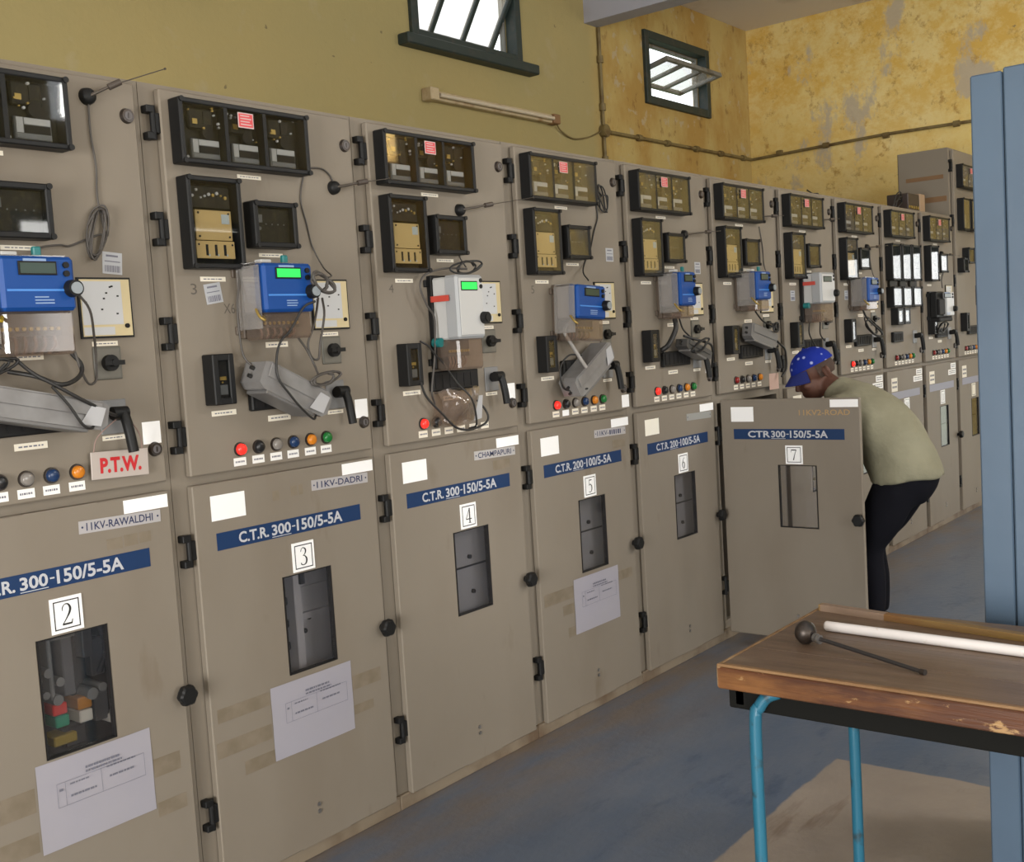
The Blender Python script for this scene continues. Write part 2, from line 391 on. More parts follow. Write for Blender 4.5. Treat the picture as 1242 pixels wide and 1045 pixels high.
def tag(o, label, cat, group=None):
    o['label'] = label; o['category'] = cat
    if group: o['group'] = group
    return o
def struct(o, label=None):
    o['kind'] = 'structure'
    if label: o['label'] = label
    return o
CACHE = {}
def shared(key, fn):
    if key not in CACHE: CACHE[key] = fn()
    return CACHE[key]

# ------------------------------------------------------------------ the room
T = .25
b = MB().box(XN-T, XF+T, YO-T, YB+T, -.2, 0); struct(b.build('floor', FLOORM), 'worn blue-grey painted floor with a bare concrete patch')
b = MB().box(XN-T, XF+T, YO-T, YB+T, ZC, ZC+.15); struct(b.build('ceiling', CEIL), 'stained grey plaster ceiling')
def wall(name, axis, at, th, lo, hi, holes, m, label):
    """wall along x (axis 0) or y (axis 1) with rectangular holes (a, b, z0, z1)"""
    mb = MB(); xs = sorted({lo, hi} | {h[0] for h in holes} | {h[1] for h in holes})
    for a, c in zip(xs, xs[1:]):
        hs = sorted([(h[2], h[3]) for h in holes if h[0] <= a+1e-6 and h[1] >= c-1e-6]); z = 0.
        for z0, z1 in hs + [(ZC, ZC)]:
            if z0-z > 1e-4:
                if axis == 0: mb.box(a, c, min(at, at+th), max(at, at+th), z, z0)
                else: mb.box(min(at, at+th), max(at, at+th), a, c, z, z0)
            z = z1
    return struct(mb.build(name, m), label)
BW = [(3.05, 4.05, 3.47, 4.22), (5.78, 6.78, 3.47, 4.22), (8.56, 9.53, 3.48, 3.95)]
wall('wall_back', 0, YB, .12, XN-T, XF+T, BW, YWALL, 'yellow painted wall behind the panel row, stained past the beam')
wall('wall_far', 1, XF, T, YO, YB, [(-1.5, -.4, 0, 2.12)], FWALL, 'peeling yellow end wall with bare plaster patches')
wall('wall_near', 1, XN, -T, YO, YB, [(-3.6, -1.6, 0, 2.3)], YWALL, 'yellow wall at the near end of the hall')
wall('wall_opposite', 0, YO, -T, XN-T, XF+T, [(a, c, .95, 2.75) for a, c in OPP_WIN] + [(a, c, 3.47, 4.17) for a, c in ADDED_HIGH_WIN], YWALL, 'yellow wall with wide windows opposite the panel row')
struct(MB().box(7.67, 7.85, YO, YB, 3.905, ZC).build('beam', BEAMM), 'grey plastered ceiling beam')
struct(MB().box(3.47, 3.65, YO, YB, 3.905, ZC).build('beam', BEAMM), 'grey plastered ceiling beam nearer the camera')
struct(MB().box(-30, 45, -40, 40, -.5, -.3).build('ground', GRASS), 'grass outside the building')
def win_frame(mb, x0, x1, z0, z1, wdt, d0, d1, mi=0):
    mb.box(x0, x0+wdt, d0, d1, z0, z1, mi, .004); mb.box(x1-wdt, x1, d0, d1, z0, z1, mi, .004)
    mb.box(x0+wdt, x1-wdt, d0, d1, z0, z0+wdt, mi, .004); mb.box(x0+wdt, x1-wdt, d0, d1, z1-wdt, z1, mi, .004)
def pivot_window(n, x0, x1, z0, z1, ang, label, sill=True):
    """steel window with a horizontally pivoted sash of three panes"""
    root = struct(empty('window_%d' % n, (0, YB, 0)), label)
    mb = MB(); win_frame(mb, x0, x1, z0, z1, .065, -.03, .06)
    if sill: mb.box(x0-.11, x1+.11, -.09, .02, z0-.055, z0+.012, 0, .008)
    mb.build('window_frame', WINFRAME, root)
    mb = MB(); win_frame(mb, x0+.066, x1-.066, z0+.066, z1-.066, .022, .062, .10); mb.build('inner_frame', SASH, root)
    zc = (z0+z1)/2; hh = (z1-z0)/2-.075; wx0, wx1 = x0+.075, x1-.075; hw = (wx1-wx0)/2
    so = empty('sash', ((x0+x1)/2, .03, zc)); so.parent = root; so.rotation_euler = (ang, 0, 0)
    mb = MB(); win_frame(mb, -hw, hw, -hh, hh, .035, -.018, .018)
    for q in (-1, 1): mb.box(q*hw/3-.016, q*hw/3+.016, -.014, .014, -hh+.03, hh-.03)
    mb.build('sash_frame', SASH if n == 3 else WINFRAME, so)
    for q in range(3):
        a = -hw+.03+q*(2*hw-.06)/3
        MB().box(a+.012, a+(2*hw-.06)/3-.012, -.003, .003, -hh+.03, hh-.03).build('pane', WINGLASS, so)
    return root
pivot_window(1, 2.99, 4.11, 3.455, 4.235, math.radians(32), 'dark framed high window at the left')
pivot_window(2, 5.72, 6.84, 3.455, 4.235, math.radians(32), 'dark green framed high window with tilted three pane sash and heavy sill')
pivot_window(3, 8.50, 9.59, 3.42, 4.01, math.radians(78), 'dark green framed high window with its sash swung almost level', False)
for i, (a, c) in enumerate(OPP_WIN):
    root = struct(empty('window_%d' % (4+i), (0, YO, 0)), 'wide window in the wall opposite the panels')
    mb = MB(); win_frame(mb, a, c, .95, 2.75, .06, -.1, .03); mb.build('window_frame', WINFRAME, root)
root = struct(empty('door_1', (XF, 0, 0)), 'open doorway in the end wall')
mb = MB(); mb.box(-.03, .08, -1.56, -1.48, 0, 2.18); mb.box(-.03, .08, -.42, -.34, 0, 2.18); mb.box(-.03, .08, -1.48, -.42, 2.10, 2.18)
mb.build('door_frame', WINFRAME, root)
root = struct(empty('added_door_2', (XN, 0, 0)), 'added open doorway in the near wall')
mb = MB(); mb.box(-.08, .03, -3.68, -3.6, 0, 2.38); mb.box(-.08, .03, -1.6, -1.52, 0, 2.38); mb.box(-.08, .03, -3.6, -1.6, 2.30, 2.38)
mb.build('door_frame', WINFRAME, root)
# ------------------------------------------------------------------ switchgear panels
DW = .695; ZS0, ZS1 = 1.197, 1.222; ZTOP = 2.283; ZDT = 2.272
WINR = (.290, .480, .585, .884)
def door_mesh(z0, z1, hole=None):
    mb = MB(); y0, y1 = 0, .024
    if not hole: mb.box(0, DW, y0, y1, z0, z1, 0, .004)
    else:
        a, c, d, e = hole
        mb.box(0, a, y0, y1, z0, z1, 0, .003); mb.box(c, DW, y0, y1, z0, z1, 0, .003)
        mb.box(a-.003, c+.003, y0, y1-.0005, z0, d, 0, .0); mb.box(a-.003, c+.003, y0, y1-.0005, e, z1, 0, .0)
        # rubber bead around the inspection pane
        t = .0035
        mb.box(a, a+t, -.001, .018, d, e, 1); mb.box(c-t, c, -.001, .018, d, e, 1)
        mb.box(a, c, -.001, .018, d, d+t, 1); mb.box(a, c, -.001, .018, e-t, e, 1)
    return mb.mesh('door', [PAINT, BLACKM])
def body_mesh(top, open_front):
    mb = MB(); a, c = -.047, .721; f = .026; t = .004
    dl, du = 1.15, .40
    # front frame: stiles and rails
    mb.box(a, .006, f, f+.03, .05, top); mb.box(DW-.008, c, f, f+.03, .05, top)
    mb.box(.006, DW-.008, f, f+.03, ZDT-.03 if top < 2.4 else top-.04, top)
    mb.box(.006, DW-.008, f, f+.03, ZS0-.02, ZS1+.02); mb.box(.006, DW-.008, f, f+.03, .05, .09)
    # skins
    mb.box(a, a+t, f+.03, dl, .0, ZS1); mb.box(c-t, c, f+.03, dl, 0, ZS1); mb.box(a, c, dl-t, dl, 0, ZS1)
    mb.box(a, c, f+.03, dl, ZS1-.03, ZS1-.026); mb.box(a, c, f+.03, dl, .05, .054)
    mb.box(a, a+t, f+.03, du, ZS1-.03, top); mb.box(c-t, c, f+.03, du, ZS1-.03, top)
    mb.box(a, c, du-t, du, ZS1-.03, top); mb.box(a, c, f, du, top, top+t)
    # plinth
    mb.box(a, c, .012, .05, 0, .05, 1, .003)
    return mb.mesh('body', [PAINT, PLINTH])
def hinge_mesh():
    mb = MB()
    mb.cyl((0, .008, -.045), (0, .008, .045), .0080, n=10)
    mb.box(-.022, .0, .0, .027, .025, .045, 0, .002); mb.box(-.022, .0, .0, .027, -.045, -.025, 0, .002)
    mb.box(.0, .0195, .003, .024, -.027, .027, 0, .002)
    return mb.mesh('hinge', BLACK)
def lock_mesh():
    mb = MB(); mb.cyl((0, 0, 0), (0, -.010, 0), .020, .017, 20, 0); mb.cyl((0, -.010, 0), (0, -.011, 0), .011, .011, 16, 1)
    mb.box(-.002, .002, -.0125, -.0105, -.007, .007, 0)
    return mb.mesh('lock', [DARKSTEEL, mat('lock_grey', (.11, .10, .10), .5)])
def knob_mesh():
    mb = MB(); mb.cyl((0, 0, 0), (0, -.02, 0), .012, n=12); n = 24; V = []
    for y, r in ((-.016, .024), (-.022, .028), (-.036, .027), (-.042, .022)):
        V += [((r*(1+.07*math.cos(6*2*math.pi*i/n)))*math.cos(2*math.pi*i/n), y, (r*(1+.07*math.cos(6*2*math.pi*i/n)))*math.sin(2*math.pi*i/n)) for i in range(n)]
    F = [(j*n+i, j*n+(i+1) % n, (j+1)*n+(i+1) % n, (j+1)*n+i) for j in range(3) for i in range(n)] + [tuple(range(n)), tuple(range(3*n, 4*n))[::-1]]
    mb.add(V, F); return mb.mesh('knob', BLACK)
def flat(u0, u1, z0, z1, mats=WHITE, y=0., th=.0012, lines=0, rot=0., inkmi=1):
    """a thin plate or sticker on the front plane with optional rows of print"""
    mb = MB(); mb.box(u0, u1, y-th, y, z0, z1)
    for i in range(lines):
        h = (z1-z0)/(lines+1); zz = z1-h*(i+1); w = (u1-u0)
        x = u0+w*.12
        while x < u1-w*.14:
            q = random.uniform(.05, .16)*w; mb.box(x, min(x+q, u1-w*.1), y-th-.0003, y-th, zz-h*.22, zz+h*.22, 1); x += q+w*.04
    return mb.mesh('plate', mats)
DIGITS = {
 '2': [[(.18,.70,.05),(.2,.85,.07),(.38,.98,.06),(.62,.96,.11),(.76,.78,.17),(.68,.56,.15),(.42,.3,.08),(.14,.06,.06)], [(.12,.06,.13),(.82,.06,.13)], [(.8,.04,.1),(.88,.24,.05)]],
 '3': [[(.18,.78,.08),(.3,.94,.06),(.5,.98,.07),(.7,.87,.14),(.69,.7,.13),(.5,.56,.06),(.4,.55,.05)], [(.4,.55,.05),(.62,.5,.09),(.79,.32,.17),(.7,.1,.14),(.45,.02,.07),(.22,.06,.09),(.17,.15,.1)]],
 '4': [[(.62,.98,.07),(.08,.32,.07)], [(.06,.28,.09),(.92,.28,.09)], [(.62,1.,.16),(.62,.03,.16)], [(.42,.02,.06),(.82,.02,.06)]],
 '5': [[(.8,.94,.11),(.28,.94,.11)], [(.3,.97,.07),(.24,.54,.06)], [(.24,.54,.06),(.5,.62,.1),(.76,.44,.16),(.75,.2,.15),(.5,.02,.07),(.18,.07,.08)]],
 '6': [[(.76,.94,.06),(.48,.84,.08),(.24,.5,.16),(.26,.2,.15),(.5,.03,.07),(.75,.18,.16),(.75,.42,.15),(.5,.58,.07),(.27,.42,.06)]],
 '7': [[(.14,.92,.13),(.86,.92,.13)], [(.16,.95,.05),(.13,.72,.04)], [(.84,.94,.07),(.6,.5,.09),(.42,.03,.15)]],
 '1': [[(.5,.98,.15),(.5,.03,.15)], [(.5,.96,.06),(.28,.82,.06)], [(.28,.02,.06),(.72,.02,.06)]],
 '0': [[(.5,.98,.08),(.24,.75,.15),(.2,.5,.16),(.24,.25,.15),(.5,.02,.08),(.76,.25,.15),(.8,.5,.16),(.76,.75,.15),(.5,.98,.08)]]}
def number_plate(s, u0=.331, u1=.416, z0=.889, z1=.977):
    mb = MB(); mb.box(u0, u1, -.003, 0, z0, z1, 0); y = -.0033
    m, t = .008, .003
    for q in ((u0+m, u1-m, z0+m, z0+m+t), (u0+m, u1-m, z1-m-t, z1-m), (u0+m, u0+m+t, z0+m, z1-m), (u1-m-t, u1-m, z0+m, z1-m)):
        mb.box(q[0], q[1], y, -.003, q[2], q[3], 1)
    if s:
        w = .036 if len(s) == 1 else .024; h = .054
        for i, ch in enumerate(s):
            x = (u0+u1)/2-len(s)*w/2+i*w
            for st in DIGITS[ch]: mb.ribbon(st, x, (z0+z1)/2-h/2, w, h, y-.0003, 1)
    return mb.mesh('number_plate', [RETRO if s else CREAM, BLACKINK])
def rating_strip(s, faded=False):
    mb = MB(); mb.box(.067, .621, -.0012, 0, 1.005, 1.0545, 0)
    if s:
        dots = s.startswith('C.T.R.'); num = s.split(' ')[1]
        y = -.0016
        mb.text(s.split(' ')[0], .142, 1.014, .108 if dots else .115, .032, y, 1, .025)
        a, rest = num.split('-', 1)
        mb.text(a, .262, 1.014, .072, .032, y, 1, .025); mb.box(.262, .334, y, -.0012, 1.0085, 1.0105, 1)
        mb.text('-', .339, 1.028, .012, .004, y, 1, .01); mb.text(rest, .357, 1.0125, .185, .035, y, 1, .025)
    return mb.mesh('rating_strip', [mat('faded_strip', (.27, .27, .33), .5) if faded else SIGNBLUE, SIGNWHITE])
def name_plate(s, m=None, ink=None, rot=-.022):
    mb = MB(); c, sn = math.cos(rot), math.sin(rot)
    P = lambda x, z: (.427+x*c-z*sn, 1.124+x*sn+z*c)
    mb.prism([P(0, 0), P(.236, 0), P(.236, .032), P(0, .032)], -.0015, 0, 0)
    if s:
        x, z = P(.020, .006); mb.text(s, x, z, .192 if len(s) > 6 else .085, .020, -.0019, 1, .012, rot)
        if len(s) < 6:                                # the rest of the name is worn to smudges
            for i, q in enumerate((.112, .128, .143, .160, .176, .192)):
                x, z = P(q, .006); mb.box(x, x+.010-.003*(i % 2), -.0018, -.0015, z, z+.019, 1)
    for q in (.009, .227):
        x, z = P(q, .016); mb.cyl((x, -.0015, z), (x, -.0022, z), .0028, n=8, mi=1)
    return mb.mesh('name_plate', [m or NAMEPLATE, ink or NAMEINK])
def case_mesh(u0, u1, z0, z1, d=.05, b=.014, nub=True):
    mb = MB()
    mb.box(u0, u0+b, -d, 0, z0, z1, 0, .003); mb.box(u1-b, u1, -d, 0, z0, z1, 0, .003)
    mb.box(u0+b*.5, u1-b*.5, -d+.001, 0, z0, z0+b, 0, .003); mb.box(u0+b*.5, u1-b*.5, -d+.001, 0, z1-b, z1, 0, .003)
    mb.box(u0+b*.4, u1-b*.4, -.008, -.001, z0+b*.4, z1-b*.4, 1)
    if nub:
        for x in (u0+.008, u1-.006):
            for z in (z0+.006, z1-.006): mb.cyl((x, -d-.005, z), (x, -d+.004, z), .0075, n=10)
    return mb.mesh('case', [BLACK, RELAYIN])
def pane_mesh(u0, u1, z0, z1, y, th=.002, m=None):
    return MB().box(u0, u1, y-th, y, z0, z1).mesh('glass', m or GLASS)
def relay_unit_mesh(seed):
    """one element behind the glass of a triple relay: magnet, dial block, label"""
    rnd = random.Random(seed); mb = MB()
    mb.box(.003, .128, -.014, -.009, .0, .150, 0)
    mb.box(.020, .100, -.030, -.014, .085, .142, 0, .004)             # electromagnet
    mb.box(.030, .046, -.033, -.030, .098, .112, 3); mb.box(.066, .092, -.033, -.030, .100, .135, 0)
    mb.cyl((.078, -.034, .078), (.078, -.018, .078), .018, n=18, mi=1)
    mb.box(.026, .120, -.026, -.014, .006, .060, 2, .002)               # dial block
    mb.box(.030, .047, -.028, -.026, .022, .058, 4)                     # white tab
    mb.box(.050, .116, -.028, -.026, .043, .058, 4); mb.box(.050, .116, -.0275, -.026, .022, .041, 1)
    mb.box(.030, .118, -.0275, -.026, .009, .019, 2)
    for i in range(7):
        x, z = rnd.uniform(.01, .118), rnd.uniform(.066, .146)
        mb.cyl((x, -.036, z), (x, -.03, z), rnd.uniform(.002, .004), n=8, mi=rnd.choice([2, 4, 3]))
    mb.cyl((.010, -.03, .008), (.010, -.014, .008), .004, n=8, mi=4)
    return mb.mesh('relay_element', [RELAYIN, BLACKM, SILVER, BRASS, mat('relay_tab', (.42, .43, .46), .5)])
def red_label_mesh():
    mb = MB(); mb.box(0, .054, -.0535, -.0525, 0, .042, 0); mb.box(.003, .051, -.0539, -.0534, .003, .039, 1)
    for i in range(4): mb.box(.008, .046-.006*(i % 2), -.0542, -.0538, .008+i*.008, .011+i*.008, 0)
    return mb.mesh('warning_label', [mat('label_pinkish', (.55, .42, .40), .5), REDLAB])
def part(name, key, fn, parent, loc=(0, 0, 0), rot=(0, 0, 0), label=None):
    o = put(name, shared(key, fn), parent, loc, rot)
    if label: o['label'] = label
    return o
def relay3(p, u=.025, z=2.072, w=.453, h=.174):
    c = part('triple_relay', ('r3', w, h), lambda: case_mesh(0, w, 0, h), p, (u, 0, z), label='black triple protection relay with glass front')
    for i in range(3): part('relay_element', ('ru', i), lambda: relay_unit_mesh(i), c, (.022+i*.136, 0, .012))
    for i in (1, 2): part('divider', 'r3div', lambda: MB().box(-.006, .006, -.047, -.008, .012, .162, 0).mesh('divider', BLACK), c, (.018+i*.136, 0, 0))
    part('glass', ('r3g', w, h), lambda: pane_mesh(.012, w-.012, .012, h-.012, -.045), c)
    part('warning_label', 'redlab', red_label_mesh, c, (.192, .002, h-.062), label='red warning label')
    return c
def tall_front(mb):
    mb.box(.022, .142, -.036, -.030, .078, .160, 0, .001); mb.box(.018, .146, -.037, -.030, .028, .076, 0, .001)
    for x in (.052, .082, .112): mb.box(x-.004, x+.004, -.0378, -.036, .036, .066, 1); mb.box(x+.004, x+.009, -.0375, -.036, .034, .040, 2)
    for x, z in ((.032, .152), (.132, .152), (.032, .088), (.132, .088), (.026, .066), (.138, .066)): mb.cyl((x, -.038, z), (x, -.036, z), .003, n=8, mi=1)
    mb.box(.108, .134, -.0372, -.036, .124, .150, 2)
    return mb
def relay_tall(p, u=.030, z=1.790, w=.180, h=.250, tan=True):
    c = part('tall_relay', ('rt', w, h), lambda: case_mesh(0, w, 0, h), p, (u, 0, z), label='tall black relay with tan faceplate' if tan else 'tall black relay with glass front')
    if tan:
        part('faceplate', 'rtf', lambda: tall_front(MB()).mesh('faceplate', [TAN, BLACKM, mat('blue_white_tag', (.40, .47, .52), .5)]), c, (.006, 0, 0), label='tan faceplate with three slots')
    else:
        part('faceplate', ('rtg', w), lambda: MB().box(.02, w-.02, -.02, -.01, .02, h-.02, 0).box(.035, w-.035, -.024, -.02, .03, h*.5, 1).mesh('faceplate', [RELAYIN, SILVER]), c)
    def mech():
        mb = MB(); rnd = random.Random(3)
        mb.box(.024, .156, -.026, -.010, h-.085, h-.022, 0, .003)
        for i in range(9):
            x, zz = .03+i*.0135, h-.045+rnd.uniform(-.012, .012)
            mb.cyl((x, -.030, zz), (x, -.024, zz), rnd.uniform(.003, .005), n=8, mi=rnd.choice([1, 2, 2]))
        return mb.mesh('mechanism', [RELAYIN, BRASS, mat('relay_tab', (.42, .43, .46), .5)])
    if tan: part('mechanism', ('rtm', h), mech, c)
    part('glass', ('rtgl', w, h), lambda: pane_mesh(.012, w-.012, .012, h-.012, -.045), c)
    return c
def relay_small(p, u=.250, z=1.853, w=.160, h=.132):
    c = part('small_relay', ('rs', w, h), lambda: case_mesh(0, w, 0, h, .05, .016), p, (u, 0, z), label='small square black relay')
    def f():
        mb = MB(); mb.box(.018, w-.018, -.03, -.01, .018, h-.018, 0)
        mb.box(.026, .040, -.034, -.03, h*.55, h*.72, 1); mb.cyl((.030, -.034, h*.42), (.030, -.03, h*.42), .005, n=10, mi=1)
        for i in range(4): mb.cyl((.055+i*.022, -.032, h*.52), (.055+i*.022, -.03, h*.52), .002, n=6, mi=1)
        return mb.mesh('faceplate', [RELAYIN, SILVER])
    part('faceplate', ('rsf', w, h), f, c); part('glass', ('rsg', w, h), lambda: pane_mesh(.013, w-.013, .013, h-.013, -.045), c)
    return c
def slot_relay(p, u=.066, z=1.414, w=.073, h=.141):
    c = part('slim_relay', ('sr', w, h), lambda: case_mesh(0, w, 0, h, .05, .020, False), p, (u, 0, z), label='slim upright black relay')
    def f():
        mb = MB(); mb.box(.018, w-.018, -.04, -.008, .018, h-.018, 0); mb.box(.024, w-.024, -.043, -.04, .028, .055, 1)
        mb.box(.026, w-.026, -.042, -.04, .068, .078, 2); mb.cyl((w*.45, -.043, .062), (w*.45, -.04, .062), .003, n=8, mi=2)
        return mb.mesh('faceplate', [BLACKM, SILVER, BRASS])
    part('faceplate', ('srf', w, h), f, c); part('glass', ('srg', w, h), lambda: pane_mesh(.017, w-.017, .017, h-.017, -.046), c)
def annunciator(p, u=.212, z=1.386, w=.243, h=.068):
    def f():
        mb = MB(); mb.box(0, w, -.022, 0, 0, h, 0, .004)
        for i in range(6): mb.box(.012+i*(w-.02)/6, .004+(i+1)*(w-.02)/6, -.024, -.022, .010, h-.010, 1)
        return mb.mesh('annunciator', [BLACK, BLACKM])
    part('annunciator', ('an', w, h), f, p, (u, 0, z), label='black horizontal annunciator strip')
def rotary(p, u=.508, z=1.506):
    def pl(): return MB().box(0, .078, -.006, 0, 0, .084, 0, .002).box(.006, .072, -.0066, -.006, .006, .078, 1).mesh('rotary_switch', [SWGREY, mat('switch_face', (.15, .14, .115), .45)])
    def kn():
        mb = MB(); mb.cyl((0, 0, 0), (0, -.016, 0), .021, n=20); mb.obox((0, -.022, 0), (.028, 0, 0), (0, .009, 0), (0, 0, .006)); mb.cyl((0, -.026, 0), (0, -.032, 0), .009, n=14); return mb.mesh('rotary_knob', BLACK)
    c = part('rotary_switch', 'rot', pl, p, (u, 0, z), label='grey rotary switch plate'); part('rotary_knob', 'rotk', kn, c, (.040, -.006, .042), label='black rotary knob')
def lever(p, u=.512, z=1.366, ang=-.20):
    def pl(): return MB().box(0, .076, -.005, 0, 0, .088, 0, .002).mesh('control_switch', mat('control_plate', (.20, .20, .20), .45))
    def hd():
        mb = MB(); mb.cyl((0, 0, 0), (0, -.038, 0), .017, .015, 16); mb.cyl((-.028, -.036, .004), (.014, -.036, .004), .017, .016, 14)
        mb.tube([(0, -.040, .004), (.005, -.046, -.02), (.010, -.050, -.06), (.014, -.052, -.098)], .0135, 10, k=3); return mb.mesh('pistol_grip', BLACK)
    c = part('control_switch', 'lev', pl, p, (u, 0, z), label='square control switch plate'); part('pistol_grip', 'levh', hd, c, (.040, -.004, .050), (0, 0, 0), label='black pistol grip handle')
def push_button(p, u, z, m):
    def f():
        mb = MB(); mb.cyl((0, 0, 0), (0, -.006, 0), .0205, .0195, 20, 1)
        mb.cyl((0, -.006, 0), (0, -.014, 0), .0165, .015, 20, 0); mb.ell((0, -.014, 0), (.015, 0, 0), (0, 0, .015), (0, -.005, 0), 16, 4, 0, 0, .999)
        return mb.mesh('indicator_lamp', [m, DARKSTEEL])
    return part('indicator_lamp', ('pb', m.name), f, p, (u, 0, z))
def sheet(p, u=.480, z=1.612, w=.150, h=.154):
    def f():
        mb = MB(); mb.box(0, w, -.006, 0, 0, h, 0); mb.box(.005, w-.005, -.008, -.005, .005, h-.005, 1)
        mb.box(.007, w*.80, -.009, -.008, .034, h-.010, 2); mb.box(.007, w*.62, -.009, -.008, .008, .028, 2)
        mb.cyl((w*.86, -.013, .030), (w*.86, -.008, .030), .006, n=12, mi=3)
        rnd = random.Random(5)
        for i in range(8):
            x, zz = rnd.uniform(.012, w*.74), rnd.uniform(.05, h-.02); mb.box(x, x+.006, -.0094, -.009, zz, zz+.004, 3)
        return mb.mesh('ammeter', [BLACK, SHEETCREAM, SHEETWHITE, BLACKM])
    return part('ammeter', ('sh', w, h), f, p, (u, 0, z), label='cream ammeter with white dial')
def barcode(p, u, z, rot=0.):
    def f():
        mb = MB(); mb.box(-.028, .028, -.001, 0, -.028, .028, 0); rnd = random.Random(4)
        mb.box(-.018, .016, -.0014, -.001, .016, .021, 1); mb.box(-.022, .022, -.0014, -.001, .003, .0055, 1)
        x = -.022
        while x < .02:
            w = rnd.choice([.0012, .002, .003]); mb.box(x, x+w, -.0014, -.001, -.023, -.006, 1); x += w+rnd.choice([.0012, .002])
        return mb.mesh('barcode_sticker', [mat('sticker_bluish', (.42, .43, .45), .5), INK])
    part('barcode_sticker', 'bar', f, p, (u, 0, z), (0, rot, 0), 'white barcode sticker')
def strip_label(p, u0, u1, z0, z1, m=CREAM, name='text_label'):
    w, h = round(u1-u0, 4), round(z1-z0, 4)
    return part(name, ('sl', w, h, m.name, name), lambda: flat(0, w, 0, h, [m, INK if m is not RETRO else RETRO], lines=0 if name in ('reflective_sticker', 'pink_sticker') else (1 if h < .03 else 2)), p, (u0, 0, z0))
BTN = [(.171, RED), (.237, BTN_BLACK), (.303, BTN_CLEAR), (.368, BTN_BLUE), (.436, BTN_AMBER), (.500, BTN_GREEN)]
def marks(p, s, u, z, h, w):
    part('pencil_mark', ('pm', s), lambda: MB().text(s, 0, 0, w, h, -.0005, 0).mesh('pencil_mark', PENCIL), p, (u, 0, z))
def tape(p, quads):
    for (a, c, d, e) in quads:
        part('tape_patch', ('tp', a, c, d, e), lambda: MB().box(a, c, -.0004, 0, d, e).mesh('tape_patch', TAPE), p)
def interior(k, p):
    """what the inspection pane shows"""
    mb = MB()
    if k == 2:
        mb.box(.05, .65, .16, .19, .15, 1.10, 1)
        for (a, c, z0, z1, d, mi) in [(.30, .34, .60, .9, .06, 1), (.36, .372, .70, .86, .075, 2), (.372, .44, .852, .858, .075, 2), (.40, .43, .70, .90, .07, 0), (.47, .50, .78, .93, .05, 0), (.44, .462, .66, .92, .03, 1),
                                      (.495, .535, .60, .69, .04, 0), (.33, .36, .56, .60, .03, 1), (.40, .46, .56, .61, .05, 1), (.50, .54, .72, .82, .03, 0)]:
            mb.box(a, c, .16-d, .16, z0, z1, mi, .003)
        for (x, z, r) in [(.355, .775, .012), (.385, .745, .012), (.33, .76, .008), (.375, .70, .014), (.345, .72, .010), (.50, .70, .012), (.47, .69, .016)]:
            mb.cyl((x, .08, z), (x, .16, z), r, n=14, mi=2)
        mb.tube([(.53, .10, .95), (.51, .09, .88), (.52, .08, .80), (.50, .09, .74)], .008, 8, 1)
        o = mb.build('breaker_mechanism', [mat('mech_grey', (.10, .10, .105), .4), BLACKM, mat('mech_pale', (.20, .20, .19), .4)], p)
        for x, z, w, h, m in ((.384, .672, .040, .030, mat('flag_red', (.70, .03, .02), .4)), (.388, .639, .038, .030, mat('flag_green', (.01, .30, .17), .4)),
                              (.453, .669, .040, .032, mat('flag_amber', (.50, .20, .01), .4)), (.454, .634, .038, .032, mat('flag_white', (.72, .68, .58), .4)),
                              (.541, .600, .024, .024, mat('flag_white', (.72, .68, .58), .4)), (.392, .590, .064, .026, YELLOWP)):
            MB().box(x-w/2, x+w/2, .092, .16, z-h/2, z+h/2, 0, .003).build('flag', m, o)
    elif k == 3:
        mb.box(.05, .67, .16, .18, .12, 1.12, 0); mb.box(.395, .425, .08, .16, .12, 1.12, 0, .003); mb.box(.425, .67, .13, .16, .70, .72, 0)
        mb.box(.425, .67, .15, .16, .50, .80, 0); mb.box(.415, .432, .07, .08, .83, .90, 1)
        for x, z in ((.45, .86), (.50, .70), (.48, .66), (.44, .62)): mb.cyl((x, .14, z), (x, .16, z), .008, n=10, mi=1)
        for i in range(7): mb.box(.31+.01*(i % 3), .36+.008*(i % 2), .08, .16, .60+.035*i, .625+.035*i, 1, .003)
        mb.build('inner_fittings', [mat('inner_pale', (.5, .48, .48), .45), BLACKM], p)
    elif k != 7:
        mb.box(.05, .67, .06, .08, .12, 1.12, 0); mb.box(.05, .67, .055, .06, .733, .739, 1)
        for x, z in ((.33, .77), (.43, .77), (.34, .64), (.44, .64)): mb.cyl((x, .05, z), (x, .06, z), .008, n=10, mi=1)
        mb.build('inner_panel', [mat('inner_grey', (.28, .27, .27), .45), BLACKM], p)
    else:
        mb.box(.05, .65, .45, .75, .12, .85, 0, .01); mb.box(.12, .58, .42, .45, .40, .80, 1, .004)
        for x in (.2, .35, .5): mb.cyl((x, .5, .85), (x, .5, 1.1), .05, .04, 16, 2)
        mb.box(.1, .3, .40, .42, .5, .7, 2)
        mb.build('circuit_breaker', [mat('inner_grey', (.28, .27, .27), .45), BLACKM, mat('insulator_brown', (.12, .04, .02), .3)], p)
SPEC = {
 2: dict(name='11KV-RAWALDHI', ct='C.T.R. 300-150/5-5A', num='2'),
 3: dict(name='11KV-DADRI', ct='C.T.R. 300-150/5-5A', num='3'),
 4: dict(name='CHAMPAPURI', ct='C.T.R. 300-150/5-5A', num='4'),
 5: dict(name='11KV-', ct='C.T.R. 200-100/5-5A', num='5'),
 6: dict(name='', ct='C.T.R. 200-100/5-5A', num='6'),
 7: dict(name='', ct='CTR 300-150/5-5A', num='7'),
 8: dict(name='', ct='', num=''), 9: dict(name='', ct='', num=''), 10: dict(name='', ct='', num='10'), 11: dict(name='', ct='', num='11'), 12: dict(name='', ct='', num='')}
